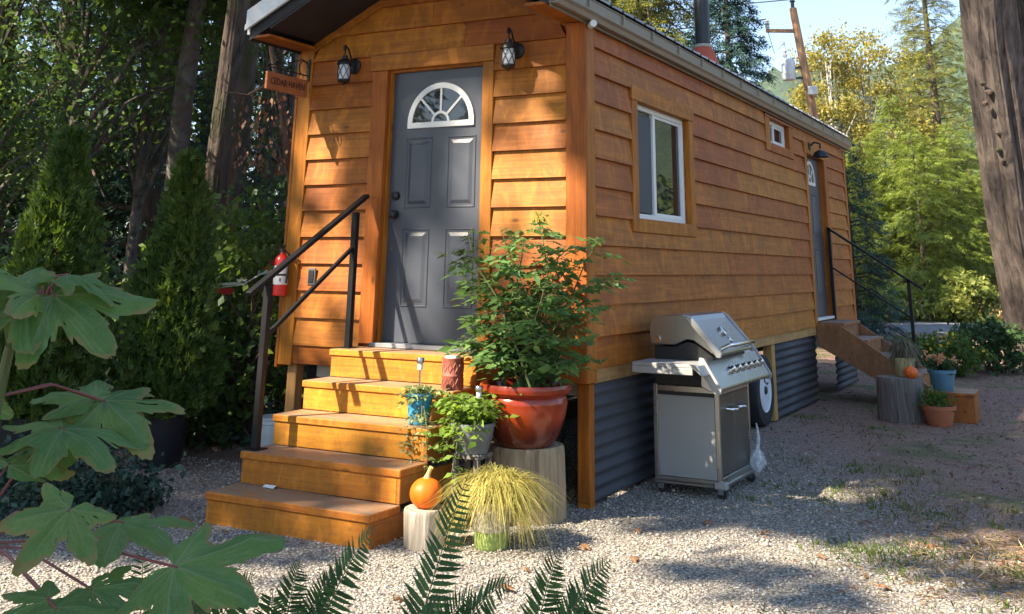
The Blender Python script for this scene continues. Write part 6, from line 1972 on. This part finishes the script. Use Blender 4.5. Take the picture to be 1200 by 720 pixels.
for (px, py, sp, k) in ((945, 490, .25, 6), (985, 560, .35, 7), (1010, 545, .35, 6), (1085, 600, .4, 8), (1120, 650, .35, 9), (1060, 670, .3, 7), (1180, 610, .4, 7), (1000, 640, .3, 5), (1150, 690, .3, 7), (930, 580, .25, 4), (1100, 560, .5, 6), (1060, 505, .4, 5), (700, 560, .1, 0), (1020, 590, .3, 5)):
    p = at_plane(px, py, 2, 0)
    for i in range(k): cs.append((p[0] + rg.normal() * sp, p[1] + rg.normal() * sp))
cs = [c for c in cs if not (c[0] < .05 and c[1] > 0)]
tufts(cs[::2], 60, .034, 'lawn', 'grass_patch', 'short patchy green grass on the yard beside the barbecue', 'grass', spread=.2)
n = 5200
x = 2.75 + rg.normal(size=n) * .75; y = .1 + rg.normal(size=n) * .8
k = (rg.uniform(0, 1, n) < np.clip((x + .4 * y - 1.1) / 1.2, 0, 1)) & (np.sin(x * 3.1) * np.cos(y * 2.7) > -.35)
x, y = x[k], y[k]; n = len(x)
P = np.stack([x, y, ground_z(x, y) + rg.uniform(.003, .02, n)], -1)
v, f = scatter(*RHOMB, P, rnd_dirs(n, rg) * [1, 1, .3], rnd_dirs(n, rg) * .5 + [0, 0, 1], np.stack([rg.uniform(.04, .11, n), rg.uniform(.006, .014, n), rg.uniform(.03, .08, n)], -1))
tag(np_mesh('straw_patch', v, f, 'straw'), 'matted straw coloured dead grass on the open yard', 'straw', kind='stuff')
cs = []
for i in range(330):
    t_ = rg.uniform(-14, 20); s_ = rg.uniform(3.3, 6.2)
    cx, cy = road_c(t_); cs.append((cx + nrm.x * s_, cy + nrm.y * s_))
tufts(cs, 26, .55, 'dry_grass', 'verge_grass', 'tall dry golden grass on the far road verge', 'grass', spread=.45)
# single fallen leaves
dl, dlf, _ = maple_leaf_mesh(99, .3)
grp = 'fallen brown leaves on the gravel'
for i, (px, py, s) in enumerate(((217, 611, .085), (686, 641, .06), (742, 655, .05), (590, 690, .07), (470, 705, .05), (830, 612, .05), (960, 652, .05), (1037, 690, .06), (745, 622, .05), (895, 625, .05), (615, 668, .04), (240, 640, .05), (1090, 640, .05))):
    p = at_plane(px, py, 2, .012)
    a = rg.uniform(0, 6.28)
    X_, Y_, Z_ = frames(np.array([[math.cos(a), math.sin(a), .1]]), np.array([[rg.normal() * .3, rg.normal() * .3, 1]]))
    Vw = (dl[:, 0:1] * X_ + dl[:, 1:2] * Y_ + (dl[:, 2:3] * 1.6 + .25) * Z_) * s + p
    tag(np_mesh('fallen_leaf', Vw, dlf, 'dead_leaf', smooth=True, origin=p), 'curled brown fallen leaf lying on the ground', 'leaf', grp)

# ================================================================== HAZE
m = bpy.data.materials.new('haze_air'); m.use_nodes = True
nt = m.node_tree
nt.nodes.remove(nt.nodes['Principled BSDF'])
pv = nt.nodes.new('ShaderNodeVolumePrincipled')
pv.inputs['Color'].default_value = (.70, .82, 1.0, 1)
pv.inputs['Density'].default_value = .00016
pv.inputs['Anisotropy'].default_value = .2
nt.links.new(pv.outputs[0], nt.nodes['Material Output'].inputs['Volume'])
MATS['haze_air'] = m
tag(MB().box(-905, 905, -905, 1405, -5.5, 240).build('haze', 'haze_air'), 'thin pale haze in the air', 'haze', kind='stuff')
